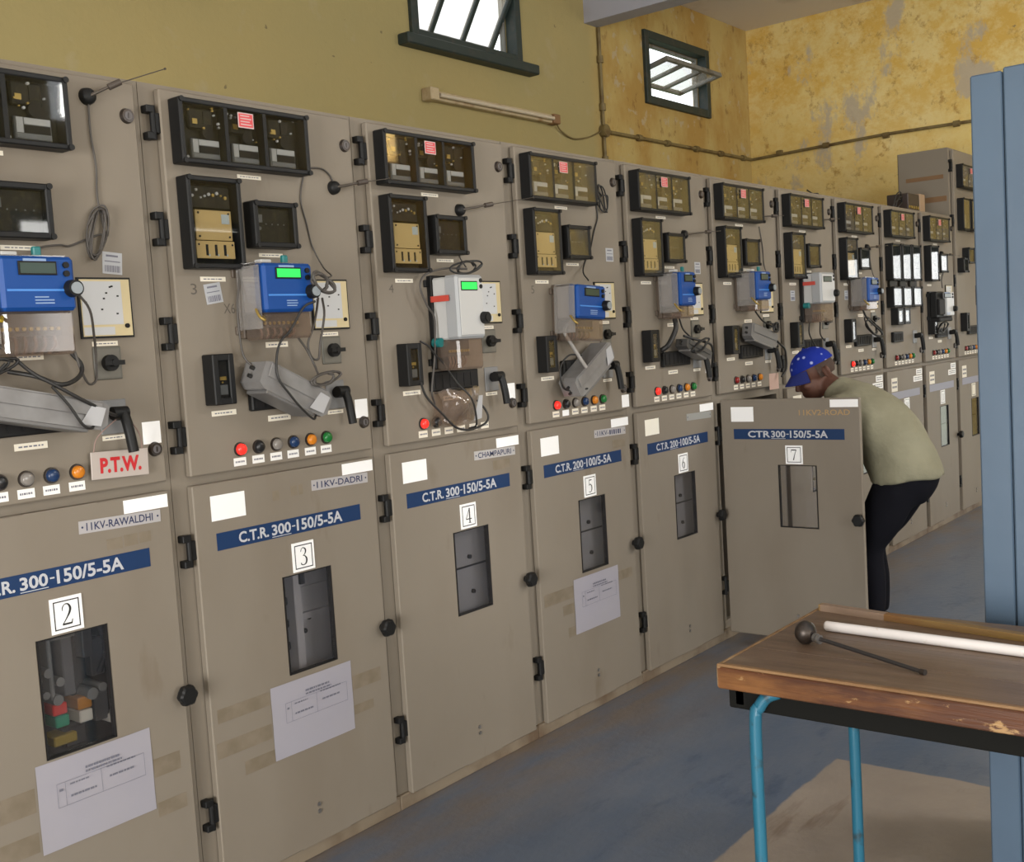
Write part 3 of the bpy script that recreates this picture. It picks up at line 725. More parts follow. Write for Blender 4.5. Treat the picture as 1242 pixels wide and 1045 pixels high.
PLAB = {
 2: 'grey switchgear panel numbered 2 with coloured flags behind its inspection pane',
 3: 'grey switchgear panel numbered 3 with the 11KV-DADRI name plate',
 4: 'grey switchgear panel numbered 4 with a silver energy meter',
 5: 'grey switchgear panel numbered 5 with a paper notice below its pane',
 6: 'grey switchgear panel numbered 6, just left of the open door',
 7: 'grey switchgear panel numbered 7 with its lower door swung open',
 8: 'grey switchgear panel right behind the head of the bending person',
 9: 'grey switchgear panel behind the back of the bending person, one red lamp lit',
 10: 'grey switchgear panel with five tall glass relays and no energy meter',
 11: 'grey switchgear panel beside the tall one, with a black and white meter',
 12: 'tallest grey switchgear panel, next to the blue locker'}
def make_panel(k):
    s = SPEC[k]; p = empty('switchgear_panel', (k*W, 0, 0)); tag(p, PLAB[k], 'switchgear panel', 'row of grey switchgear panels')
    top = ZTOP if k < 12 else 2.79
    part('body', ('body', top), lambda: body_mesh(top, False), p)
    ud = part('upper_door', ('ud', top), lambda: door_mesh(ZS1, top-.011), p)
    zh = (2.179, 1.898, 1.617, 1.335) if k < 12 else (2.66, 2.25, 1.8, 1.335)
    for z in zh: part('hinge', 'hinge', hinge_mesh, ud, (-.0195, 0, z))
    part('lock', 'lock', lock_mesh, ud, (.666, 0, 2.185 if k < 12 else 2.6)); part('lock', 'lock', lock_mesh, ud, (.664, 0, 1.313))
    ld = part('lower_door', 'ld', lambda: door_mesh(.045, ZS0, WINR), p)
    a, c, d, e = WINR
    part('inspection_pane', 'ip', lambda: MB().box(a+.004, c-.004, .006, .010, d+.004, e-.004).mesh('inspection_pane', DOORGLASS), ld)
    for z in (1.020, .272): part('hinge', 'hinge', hinge_mesh, ld, (-.0195, 0, z))
    part('door_knob', 'knob', knob_mesh, ld, (.681, 0, .640), label='black star knob')
    for z in (.163, .141): part('screw', 'screw', lambda: MB().cyl((0, 0, 0), (0, -.004, 0), .0065, n=10).mesh('screw', STEEL), ld, (.361, 0, z))
    interior(k, p)
    # plates on the lower door
    if k < 8:
        part('rating_strip', ('ct', s['ct']), lambda: rating_strip(s['ct']), ld, label='blue strip lettered ' + s['ct'])
        part('number_plate', ('np', s['num']), lambda: number_plate(s['num']), ld, label='white number plate reading ' + s['num'])
        if k != 2: strip_label(ld, .056, .174, 1.090, 1.161, RETRO if k != 6 else mat('cream_bright', (.92, .88, .76), .5), 'reflective_sticker')
        strip_label(ld, .557, .689, 1.1545, 1.1895, RETRO, 'reflective_sticker')
        if s['name']: part('name_plate', ('nm', k), lambda: name_plate(s['name'], NAMEPLATE if k != 4 else mat('name_plate_pale', (.45, .43, .42), .5), NAMEINK), ld, label='name plate lettered ' + s['name'])
        elif k == 6: part('name_plate', ('nm', k), lambda: name_plate('', mat('name_plate_worn', (.30, .30, .28), .5), NAMEINK), ld)
        else: part('old_lettering', 'oldl', lambda: MB().text('11KV2-ROAD', .405, 1.118, .245, .026, -.0008, 0, .01).mesh('old_lettering', mat('rusty_lettering', (.42, .27, .12), .7)), ld, label='flaked rust coloured lettering')
    else:
        part('rating_strip', 'ctf', lambda: rating_strip('', True), ld)
        part('number_plate', ('np', s['num'], k > 7), lambda: number_plate(s['num'], .30, .40, .90, 1.0), ld)
        strip_label(ld, .07, .18, 1.06, 1.15, CREAM, 'sticker'); strip_label(ld, .50, .68, 1.10, 1.14, WHITE, 'sticker'); strip_label(ld, .56, .68, 1.145, 1.185, WHITE, 'sticker')
    if k == 2: tape(ld, [(.02, .25, .47, .53), (.577, .66, .44, .49), (.02, .25, .37, .42), (.58, .67, .33, .37)]); tape(ld, [(.50, .545, 1.068, 1.098), (.55, .59, 1.07, 1.10), (.595, .63, 1.072, 1.10)])
    if k == 3: tape(ld, [(.02, .205, .52, .56), (.535, .66, .47, .515), (.01, .205, .42, .465), (.10, .21, .345, .385), (.535, .62, .39, .42)]); tape(ld, [(.275, .30, 1.115, 1.145), (.345, .37, 1.12, 1.15), (.376, .392, 1.12, 1.15)])
    if k == 5: tape(ld, [(.02, .216, .50, .55), (.55, .66, .50, .54), (.14, .216, .44, .48), (.17, .22, .345, .385)]); tape(ld, [(.56, .66, 1.065, 1.1)])
    if k == 4: tape(ld, [(.53, .63, 1.075, 1.11)])
    if k == 7:
        ld.location = (-.0275, -.0115, 0); ld.rotation_euler = (0, 0, math.radians(-90))   # swung open about its hinges
    # instruments on the upper door
    if k == 12:
        relay3(p, .06, 2.50); relay_tall(p, .06, 2.18, .18, .24, False); relay_tall(p, .28, 2.18, .18, .24, False)
        relay_small(p, .16, 1.93, .16, .12); relay_small(p, .03, 1.86, .12, .11); slot_relay(p); annunciator(p); lever(p); sheet(p)
    elif k == 10:
        relay3(p)
        for u in (.030, .225, .420): relay_tall(p, u, 1.79, .172, .24, False)
        for u in (.030, .222): relay_tall(p, u, 1.615, .172, .135, False)
        relay_tall(p, .42, 1.615, .172, .135, False)
        slot_relay(p, .10, 1.50, .11, .11); slot_relay(p, .23, 1.50, .11, .11); annunciator(p, .09, 1.386, .18, .068); lever(p)
    else:
        relay3(p)
        relay_tall(p, tan=k != 11)
        relay_small(p)
        slot_relay(p); annunciator(p); rotary(p); lever(p)
        if k != 8: sheet(p)
    for i, (u, m) in enumerate(BTN):
        if k in (7, 10, 11, 12) and m is RED: m = REDD
        if k == 4 and i > 1: continue
        if k in (2, 7) and i == 5: continue
        push_button(p, u, 1.281, m)
        strip_label(p, u-.024, u+.019, 1.234, 1.257, RETRO if (k == 5 and i == 1) else (WHITE if k in (2, 3) else CREAM))
    if k == 4:
        for u, m in BTN[2:]: strip_label(p, u-.024, u+.019, 1.234, 1.257, CREAM)
    # engraved labels
    labs = [(.239, .324, 2.052, 2.063), (.295, .383, 1.830, 1.841), (.084, .169, 1.758, 1.771), (.085, .169, 1.382, 1.397), (.282, .366, 1.350, 1.367)]
    if k < 10: labs += [(.294, .377, 1.566, 1.582), (.510, .582, 1.592, 1.604), (.515, .58, 1.350, 1.362)]
    if k < 12:
        for q in labs[:1] if k == 10 else labs: strip_label(p, *q)
    if k in (2, 3, 4): strip_label(p, .632, .686, 1.328, 1.387, RETRO, 'reflective_sticker')
    if k == 5: strip_label(p, .650, .705, 1.232, 1.285, RETRO, 'reflective_sticker')
    if k == 6: strip_label(p, .632, .672, 1.335, 1.392, RETRO, 'reflective_sticker')
    if k == 7: strip_label(p, .552, .665, 1.205, 1.290, mat('pink_sticker', (.52, .34, .28), .5), 'pink_sticker')
    if k == 2: barcode(p, .587, 1.803, .08)
    if k == 3: barcode(p, .124, 1.725, -.14); marks(p, '3', .050, 1.722, .03, .02); marks(p, 'X6-', .155, 1.668, .028, .05)
    if k == 4: marks(p, '4', .052, 1.725, .028, .022)
    if k == 5: barcode(p, .615, 1.88); marks(p, '5', .055, 1.72, .03, .02)
    if k == 6: barcode(p, .60, 1.836)
    if k in (8, 9): barcode(p, .12, 1.70)
    if k == 12:                                     # stains on the exposed flank
        for z0, z1, y0, y1 in ((2.57, 2.60, .06, .34), (2.40, 2.44, .04, .20)):
            MB().box(-.0485, -.047, y0, y1, z0, z1).build('tape_patch', mat('rust_tape', (.20, .11, .05), .6), p)
    return p
PANELS = {k: make_panel(k) for k in range(2, 13)}
# ------------------------------------------------------------------ energy meters bolted onto the upper doors
def energy_meter(k, u0, u1, z0, z1, zl, style, lit, label, tilt=0., d=.13):
    """u0..u1, z0..z1: front face; zl: foot of the terminal cover"""
    w, h = u1-u0, z1-z0; cu, cz = (u0+u1)/2, (z0+z1)/2
    root = empty('energy_meter', (k*W+cu, 0, cz)); root.rotation_euler = (0, tilt, 0); tag(root, label, 'energy meter', 'energy meters fixed to the panels')
    a, c = -w/2, w/2; lo = zl-cz
    mb = MB(); mb.box(a+.004, c+.004, -.022, 0, lo+.006, h/2+.006, 0, .003)
    for z in (h/2-.02, lo+.03): mb.box(a-.012, a+.01, -.010, 0, z-.012, z+.012, 0, .002)
    mb.build('back_plate', {'blue': mat('back_plate_brown', (.10, .075, .055), .5), 'silver': BLACK, 'black': BLACK}[style], root)
    if style == 'blue':
        MB().box(a+.006, c-.004, -d+.045, -.022, -h/2, h/2-.004, 0, .006).build('housing', mat('meter_housing', (.42, .37, .34), .4), root)
        body = MB().box(a, c, -d, -d+.05, -h/2, h/2, 0, .008).box(a+.012, c-.012, -d-.0015, -d, -h/2+.045, -h/2+.050, 1).build('front_cover', [METERBLUE, mat('meter_blue_light', (.05, .22, .62), .4)], root)
    elif style == 'silver':
        MB().box(a+.006, c-.004, -d+.04, -.022, -h/2, h/2-.004, 0, .006).build('housing', METERPALE, root)
        body = MB().box(a, c, -d, -d+.06, -h/2, h/2, 0, .008).box(a+.01, c-.01, -d-.003, -d, -h/2+.012, h/2-.012, 1, .002).build('front_cover', [METERGREY, METERPALE], root)
    else:
        MB().box(a, c, -d+.03, -.022, -h/2, h/2, 0, .006).build('housing', BLACK, root)
        body = MB().box(a+w*.45, c, -d, -d+.03, -h/2+.01, h/2-.004, 0, .005).box(a, a+w*.4, -d+.01, -d+.03, -h/2+.02, h/2-.05, 1, .004).build('front_cover', [METERPALE, BLACKM], root)
    dx0, dx1, dz0, dz1 = a+w*.25, a+w*.72, h/2-.040, h/2-.016
    if style == 'silver': dx0, dx1, dz0, dz1 = a+w*.16, a+w*.72, h/2-.050, h/2-.026
    o = MB().box(dx0-.004, dx1+.004, -d-.004, -d, dz0-.004, dz1+.004, 1, .001).box(dx0, dx1, -d-.005, -d-.003, dz0, dz1, 0).build('display', [LCD_ON if lit else LCD_OFF, BLACKM], body)
    if lit: o['label'] = 'lit green display'
    for i in range(2): MB().cyl((c-w*.13, -d-.006, h/2-.020-i*.020), (c-w*.13, -d, h/2-.020-i*.020), .0075, n=12).build('meter_button', BLACK, body)
    mb = MB(); rnd = random.Random(k)
    mb.box(dx0+.010, dx1-.02, -d-.002, -d, dz1+.004, dz1+.010, 0)
    for i in range(3): mb.box(a+w*.42, a+w*(.60+.08*rnd.random()), -d-.002, -d, -h/2+.016+i*.007, -h/2+.019+i*.007, 0)
    mb.build('printed_text', mat('pale_print', (.22, .32, .52), .5), body)['kind'] = 'stuff'
    # optical port with its probe
    pz = -.012 if style == 'blue' else -h*.18
    mb = MB(); mb.cyl((c-.012, -d-.022, pz), (c-.012, -d, pz), .019, .021, 20, 0); mb.cyl((c-.012, -d-.026, pz), (c-.012, -d-.022, pz), .014, .014, 18, 1)
    mb.build('optical_probe', [BLACK, mat('probe_disc', (.25, .28, .30), .4) if style == 'blue' else BLACK], root)
    # terminal cover
    mb = MB(); hb = -h/2-lo
    mb.box(a+.004, c-.004, -d+.012, -.022, lo, -h/2+.002, 0, .008)
    mb.build('terminal_cover', CLEARP if style != 'black' else BLACKM, root)
    mb = MB(); mb.box(a+.014, c-.014, -.070, -.023, lo+hb*.45, -h/2-.004, 0)
    for i in range(9): mb.cyl((a+.022+i*(w-.044)/8, -.074, lo+hb*.62), (a+.022+i*(w-.044)/8, -.07, lo+hb*.62), .005, n=8, mi=1)
    for i in range(6): mb.tube([(a+.03+i*(w-.06)/5, -.06, lo+hb*.5), (a+.032+i*(w-.06)/5, -.064, lo+hb*.25), (a+.04+i*(w-.08)/5, -.05, lo+.006)], .004, 6, 2, 3)
    mb.build('terminal_block', [mat('terminal_dark', (.06, .045, .035), .5), BRASS, mat('wire_brown', (.16, .09, .06), .5)], root)
    # clear side shroud on the left with a sealing wire
    if style == 'blue':
        MB().box(a-.010, a-.006, -d+.012, -.022, lo+.03, h/2-.004).box(a-.006, c-.01, -d+.02, -.022, h/2, h/2+.004).build('shroud', CLEARW, root)
        MB().tube([(a-.012, -d+.03, -h/2+.01), (a-.018, -d+.01, -h/2-.01), (a-.008, -d+.0, -h/2-.022), (a+.004, -d+.02, -h/2-.012)], .004, 6, 0, 4).build('seal_tag', BRASS if k != 2 else YELLOWP, root)
    if style == 'silver':
        MB().box(a-.012, a-.008, -d+.03, -.03, h*.1, h*.1+.02).build('red_tag', mat('tag_red', (.5, .06, .04), .5), root)
        MB().cyl((a-.006, -.06, -h/2-.008), (a-.006, -.03, -h/2-.008), .016, n=12).build('seal_tag', TEAL, root)
    if k in (2, 3, 6, 7):
        MB().box(a+w*.55, a+w*.66, -.10, -.085, h/2, h/2+.026, 0, .003).build('seal_tag', TEAL, root)
        MB().box(a+w*.15, a+w*.36, -.09, -.06, h/2+.002, h/2+.014, 0, .002).build('top_clip', METERPALE, root)
    return root
energy_meter(2, .222, .404, 1.677, 1.803, 1.574, 'blue', False, 'blue energy meter with a dark display on panel 2')
energy_meter(3, .200, .380, 1.663, 1.800, 1.588, 'blue', True, 'blue energy meter with a lit green display on panel 3')
energy_meter(4, .230, .370, 1.560, 1.775, 1.456, 'silver', True, 'silver energy meter with a lit green display on panel 4', 0., .14)
energy_meter(5, .178, .373, 1.612, 1.742, 1.526, 'blue', False, 'blue energy meter hanging slightly crooked on panel 5', .05)
energy_meter(6, .205, .345, 1.655, 1.803, 1.598, 'blue', False, 'blue energy meter below the small relay of panel 6')
energy_meter(7, .195, .350, 1.676, 1.815, 1.62, 'blue', False, 'blue energy meter on panel 7 above the open door')
energy_meter(8, .205, .400, 1.650, 1.820, 1.545, 'silver', False, 'white and black energy meter on the panel behind the cap')
energy_meter(9, .150, .320, 1.655, 1.797, 1.60, 'blue', False, 'small far blue energy meter, last blue one along the row')
energy_meter(11, .06, .36, 1.530, 1.712, 1.50, 'black', False, 'black and white energy meter on the panel before the tallest one', 0, .10)

# ------------------------------------------------------------------ modems, antennas, cables
def modem(k, c, ang, ln, ht, y0, y1, label, paper=True, m=None, taper=.02):
    root = empty('modem_box', (k*W+c[0], y1, c[1])); root.rotation_euler = (0, ang, 0); tag(root, label, 'modem box', 'grey modem boxes hanging on the panels')
    d = y1-y0; a = ln/2; b = ht/2
    mb = MB(); mb.prism([(-a, -b*.7), (-a+taper, -b), (a-taper, -b), (a, -b*.6), (a, b*.7), (a-taper, b), (-a+taper, b), (-a, b*.8)], -d, 0, 0)
    mb.box(-a+taper, a-taper, -d-.004, -d, -b*.1, b*.9, 0, .003)
    mb.build('housing', m or MODEM, root)
    MB().box(-a+.03, a-.05, -d-.002, 0, -b-.010, -b, 0, .002).build('heat_sink', mat('modem_dark', (.16, .155, .15), .45, .2), root)
    if paper: MB().prism([(a-.075, -b*.8), (a-.02, -b*.75), (a-.012, b*.55), (a-.05, b*.6)], -d-.0055, -d-.0042).build('paper_label', mat('modem_paper', (.42, .42, .43), .6), root)
    for q in (-1, 1):
        for zz in (-.3, .3): MB().cyl((q*(a-.01), -d*.5, b*zz), (q*(a+.012), -d*.5, b*zz), .006, n=8).build('cable_gland', CABLEB, root)
    return root
modem(2, (.262, 1.462), .22, .42, .070, -.115, -.026, 'long grey modem box slung across panel 2 above the P.T.W. sign')
modem(3, (.302, 1.440), .45, .265, .082, -.115, -.026, 'grey modem box tilted down to the right on panel 3')
modem(5, (.310, 1.414), -.52, .300, .085, -.105, -.026, 'grey modem box tilted up to the right on panel 5')
modem(6, (.43, 1.455), .30, .24, .045, -.085, -.026, 'slim dark modem box under the meter of panel 6', False, mat('modem_black', (.06, .058, .055), .5))
modem(7, (.36, 1.495), .22, .30, .080, -.078, -.026, 'grey modem box over the annunciator of panel 7', False, mat('modem_mid', (.14, .135, .13), .5))
# translucent bag hung under the meter of panel 4
root = empty('plastic_bag', (4*W+.31, 0, 1.33)); tag(root, 'translucent plastic bag hanging under the silver meter of panel 4', 'plastic bag')
mb = MB(); n = 10; V = []
for i in range(n+1):
    for j in range(n+1):
        s, t = i/n, j/n
        x = (-.105+.21*s)*(1-.10*t)+.012*math.sin(5*t+2*s); z = .055-.118*t+.010*math.sin(9*s)
        V.append((x, -.045-.035*math.sin(math.pi*s)*math.sin(math.pi*min(1, t+.2))-.006*math.sin(13*s+4*t), z))
F = [(i*(n+1)+j, (i+1)*(n+1)+j, (i+1)*(n+1)+j+1, i*(n+1)+j+1) for i in range(n) for j in range(n)]
mb.add(V, F, 0, True); mb.add([(a, -.012+.3*(b+.045), c) for a, b, c in V], [f[::-1] for f in F], 0, True)
mb.build('bag_skin', CLEARP, root)
MB().prism([(.045, -.055), (.085, -.05), (.098, .03), (.078, .03)], -.075, -.073).build('paper_label', mat('modem_paper', (.42, .42, .43), .6), root)
MB().tube([(-.08, -.012, .05), (0, -.02, .062), (.08, -.012, .05)], .004, 6, 0, 4).build('hanging_wire', CABLEB, root)

def antenna(k, base, col, tip, label):
    """magnetic mount antenna: base on the door, whip leaning away"""
    root = empty('antenna', (k*W+base[0], 0, base[1])); tag(root, label, 'antenna', 'small magnetic antennas')
    mb = MB(); mb.cyl((0, 0, 0), (0, -.012, 0), .022, .020, 18); mb.ell((0, -.012, 0), (.020, 0, 0), (0, 0, .020), (0, -.012, 0), 14, 5, 0, 0, .999); mb.build('magnet_base', BLACK, root)
    C = Vector((col[0]-base[0], -.045, col[1]-base[1])); Tp = Vector((tip[0]-base[0], -.055, tip[1]-base[1])); S = Vector((0, -.02, 0))
    d = (C-S).normalized()
    mb = MB(); mb.cyl(S, C, .0045, .003, 8); mb.cyl(C+(Tp-C)*.05, Tp, .0016, .0014, 6); mb.cyl(Tp, Tp+(Tp-C).normalized()*.004, .003, n=6); mb.build('whip', mat('whip_dark', (.10, .085, .07), .4, .6), root)
    MB().cyl(C-d*.016, C+d*.018, .0085, n=10).build('loading_coil', mat('coil_brown', (.06, .045, .035), .5), root)
    return root
antenna(2, (.556, 2.220), (.609, 2.249), (.756, 2.308), 'small antenna standing at the top of panel 2')
antenna(3, (.605, 2.050), (.690, 2.068), (.80, 2.086), 'small antenna reaching from panel 3 towards panel 4')
antenna(4, (.430, 2.014), (.542, 2.034), (.795, 2.074), 'long antenna pointing from panel 4 across to panel 5')
antenna(6, (.480, 1.988), (.637, 2.003), (.739, 2.010), 'small antenna on panel 6 beside the small relay')
antenna(7, (.52, 2.11), (.60, 2.115), (.69, 2.12), 'small antenna beside the triple relay of panel 7')
antenna(8, (.52, 2.13), (.60, 2.135), (.68, 2.14), 'small antenna beside the triple relay of the panel behind the cap')
antenna(9, (.47, 1.995), (.56, 2.0), (.70, 2.01), 'small antenna on the panel left of the meterless one')
antenna(11, (.40, 1.99), (.50, 1.985), (.66, 1.98), 'small antenna on the panel left of the tallest one')

def cable(k, pts, label, y=-.02, r=.0032, m=None, n=5):
    """pts: (u, z) or (u, z, y) on panel k; the ends run back to the door"""
    P = [(p[0], p[2] if len(p) > 2 else y, p[1]) for p in pts]
    o = MB().tube(P, r, 7, 0, n).build('cable', m or CABLEG, None, (k*W, 0, 0))
    return tag(o, label, 'cable', 'loose cables on the panels')
def loops(cu, cz, ru, rz, tilt, turns, y, seed=0):
    rnd = random.Random(seed); out = []
    for i in range(turns*8+1):
        t = 2*math.pi*i/8; a, b = ru*(1+.38*math.sin(i*.37+seed))*math.cos(t), rz*(1+.10*math.cos(i*.9))*math.sin(t)
        out.append((cu+a*math.cos(tilt)-b*math.sin(tilt), cz+a*math.sin(tilt)+b*math.cos(tilt), y-.003*(i % 5)))
    return out
# panel 2
cable(2, [(.556, 2.20), (.555, 2.124), (.562, 2.045), (.558, 1.964)] + loops(.543, 1.878, .021, .066, -.28, 5, -.012, 1.3) + [(.517, 1.861), (.469, 1.843), (.435, 1.843, -.02), (.374, 1.832, -.03), (.34, 1.80, -.03)], 'thin antenna cable of panel 2 coiled beside the barcode sticker', -.006, .0026)
cable(2, [(.20, 1.62, -.03), (.225, 1.600, -.09), (.283, 1.541, -.10), (.326, 1.507, -.12), (.397, 1.463, -.123), (.480, 1.424, -.10), (.53, 1.415, -.05)], 'black cable running down to the pistol grip of panel 2', r=.0045, m=CABLEB)
cable(2, [(.254, 1.541, -.06), (.298, 1.526, -.10), (.349, 1.503, -.12), (.413, 1.518, -.09), (.434, 1.547, -.07), (.416, 1.577, -.06)], 'thick black cable looping below the blue meter of panel 2', r=.0055, m=CABLEB)
cable(2, [(.395, 1.722, -.14), (.445, 1.68, -.11), (.475, 1.62, -.07), (.490, 1.56, -.045), (.482, 1.508, -.05), (.455, 1.500, -.06), (.432, 1.535, -.07), (.42, 1.58, -.07)], 'grey probe cable hanging right of the blue meter of panel 2', r=.0032)
cable(2, [(.323, 1.500, -.125), (.359, 1.453, -.128), (.389, 1.405, -.128), (.416, 1.393, -.12), (.44, 1.405, -.10)], 'dark cable across the modem box of panel 2', r=.0036, m=CABLEB)
cable(2, loops(.16, 1.545, .085, .018, .22, 3, -.10, 3), 'bundle of dark wires tied on the modem box of panel 2', r=.0036, m=CABLEB)
# panel 3
cable(3, [(.605, 2.066), (.590, 2.090), (.560, 2.105), (.515, 2.103), (.482, 2.10)], 'short antenna cable behind the triple relay of panel 3', -.004, .0026)
cable(3, [(.484, 2.074), (.470, 2.029), (.468, 1.991), (.484, 1.932), (.499, 1.867), (.515, 1.80, -.03), (.48, 1.77, -.10), (.43, 1.76, -.14)], 'thin wire dropping from the triple relay to the meter of panel 3', -.004, .0024)
cable(3, [(.195, 1.792, -.03), (.184, 1.747), (.172, 1.690), (.172, 1.606), (.182, 1.541), (.200, 1.507, -.07), (.205, 1.49, -.09)], 'grey cable bowed along the left of the meter of panel 3', -.04, .0032)
cable(3, [(.360, 1.690, -.155), (.325, 1.673, -.142), (.284, 1.612, -.128), (.250, 1.581, -.122), (.232, 1.537, -.12), (.228, 1.479, -.125), (.262, 1.430, -.128), (.300, 1.388, -.128), (.345, 1.352, -.125), (.37, 1.36, -.11)], 'black cable curving over the meter and modem box of panel 3', r=.0036, m=CABLEB)
cable(3, [(.385, 1.70, -.14), (.410, 1.66, -.10), (.402, 1.617, -.09), (.387, 1.571, -.08), (.397, 1.530, -.08), (.423, 1.525, -.08), (.434, 1.569, -.08), (.440, 1.651, -.10), (.41, 1.70, -.13)], 'grey cable looping down beside the rotary switch of panel 3', r=.0036)
cable(3, [(.350, 1.590, -.08), (.380, 1.552, -.08), (.395, 1.509, -.09), (.385, 1.48, -.115)], 'short grey cable from the meter to the modem box of panel 3', r=.0036)
cable(3, loops(.402, 1.466, .05, .016, .15, 4, -.118, 2), 'coil of dark cable on the modem box of panel 3', r=.0034)
cable(3, loops(.395, 1.745, .036, .022, -.5, 4, -.145, 5), 'knot of grey cable at the top right of the meter of panel 3', r=.0042)
# panel 4
cable(4, [(.437, 1.995, -.008), (.42, 1.90), (.415, 1.85), (.39, 1.81, -.05)], 'thin antenna cable beside the small relay of panel 4', -.004, .0026)
cable(4, [(.131, 1.560, -.05), (.165, 1.543, -.055), (.195, 1.514), (.240, 1.477), (.282, 1.411, -.07), (.325, 1.351, -.095), (.37, 1.262, -.07), (.375, 1.245, -.03)], 'black cable hanging from the slim relay of panel 4 past the bag', -.055, .0034, CABLEB)
cable(4, [(.120, 1.425, -.05), (.145, 1.373, -.05), (.205, 1.312), (.270, 1.260), (.341, 1.244), (.418, 1.254), (.448, 1.275), (.447, 1.305, -.05), (.44, 1.34, -.02)], 'black cable sagging below the plastic bag of panel 4', -.06, .0042, CABLEB)
cable(4, [(.360, 1.800, -.08), (.268, 1.802, -.06), (.185, 1.782), (.155, 1.741), (.183, 1.679), (.215, 1.638), (.212, 1.562), (.200, 1.486), (.178, 1.391), (.205, 1.345, -.03)], 'grey cable bowed left around the silver meter of panel 4', -.045, .0036)
cable(4, loops(.345, 1.805, .065, .020, .12, 3, -.085, 4), 'coil of dark cable on top of the silver meter of panel 4', r=.0036, m=CABLEB)
# panel 5
cable(5, [(.545, 2.14)] + loops(.560, 2.112, .024, .058, .42, 3, -.008, 6) + [(.534, 2.10), (.532, 2.031), (.500, 1.971), (.465, 1.895), (.420, 1.842), (.37, 1.80, -.03), (.33, 1.765, -.08)], 'thin cable coiled right of the triple relay of panel 5', -.005, .0030, CABLEB)
cable(5, [(.19, 1.61, -.08), (.175, 1.57, -.06), (.20, 1.52, -.07), (.235, 1.46, -.085), (.24, 1.42, -.11)], 'pale conduit hose from the meter to the modem box of panel 5', r=.0075, m=mat('hose_pale', (.30, .28, .26), .5))
cable(5, [(.24, 1.47, -.09), (.20, 1.475, -.06), (.155, 1.44), (.145, 1.39), (.165, 1.345), (.20, 1.335, -.08), (.24, 1.34, -.11)], 'black cable ring around the foot of the modem box of panel 5', -.05, .0036, CABLEB)
# panel 6
cable(6, [(.26, 1.60, -.06), (.25, 1.56, -.07), (.235, 1.52, -.06), (.20, 1.48, -.05), (.185, 1.46, -.02)], 'thick black hose hanging under the meter of panel 6', r=.012, m=CABLEB)
cable(6, [(.30, 1.60, -.06), (.33, 1.55, -.06), (.39, 1.515, -.06), (.42, 1.48, -.07)], 'dark cable from the meter to the modem box of panel 6', r=.004, m=CABLEB)
cable(6, [(.35, 1.52, -.05), (.45, 1.49, -.09), (.55, 1.47, -.08), (.62, 1.42, -.05), (.64, 1.36, -.03)], 'dark cable draped over the pistol grip of panel 6', r=.006, m=CABLEB)
cable(6, loops(.42, 1.47, .07, .02, .3, 3, -.09, 8), 'tangle of dark wires on the modem box of panel 6', r=.004, m=CABLEB)
# panel 7 and on
cable(7, [(.30, 1.62, -.06), (.36, 1.57, -.07), (.43, 1.545, -.08), (.47, 1.52, -.085), (.50, 1.49, -.06), (.53, 1.43, -.07)], 'dark cable crossing the modem box of panel 7', r=.0045, m=CABLEB)
cable(7, loops(.47, 1.535, .025, .02, .5, 3, -.085, 9), 'knot of black wire on the modem box of panel 7', r=.005, m=CABLEB)
cable(7, [(.50, 1.46, -.08), (.58, 1.42, -.08), (.64, 1.38, -.06), (.66, 1.31, -.05), (.62, 1.27, -.04)], 'black cable hanging by the pistol grip of panel 7', r=.006, m=CABLEB)
cable(7, [(.50, 2.06), (.53, 1.96), (.54, 1.86), (.50, 1.78, -.05), (.40, 1.74, -.12)], 'thin wire dropping to the meter of panel 7', -.005, .0026)
cable(8, [(.22, 1.56, -.05), (.23, 1.49), (.29, 1.43), (.36, 1.40, -.03)], 'dark cable under the meter of the panel behind the cap', -.04, .004, CABLEB)
cable(8, [(.34, 1.55, -.06), (.36, 1.48), (.42, 1.44), (.47, 1.45, -.03)], 'second dark cable under the meter of the panel behind the cap', -.05, .004, CABLEB)
cable(9, [(.22, 1.61, -.06), (.25, 1.56), (.32, 1.53), (.40, 1.50), (.50, 1.46), (.60, 1.43, -.03)], 'dark cable below the last blue meter', -.07, .006, CABLEB)
cable(9, loops(.36, 1.50, .12, .035, -.35, 4, -.06, 11), 'large tangle of black wires below the last blue meter', r=.005, m=CABLEB)
cable(9, [(.50, 1.98, -.01), (.52, 1.90), (.50, 1.82, -.03), (.40, 1.77, -.10)], 'thin wire beside the last blue meter', -.008, .0026)
cable(11, [(.30, 1.86, -.05), (.28, 1.80), (.26, 1.74, -.05)], 'short dark wire above the black and white meter', -.04, .0035, CABLEB)
cable(11, loops(.22, 1.46, .09, .03, .2, 3, -.05, 12), 'tangle of black wires below the black and white meter', r=.005, m=CABLEB)

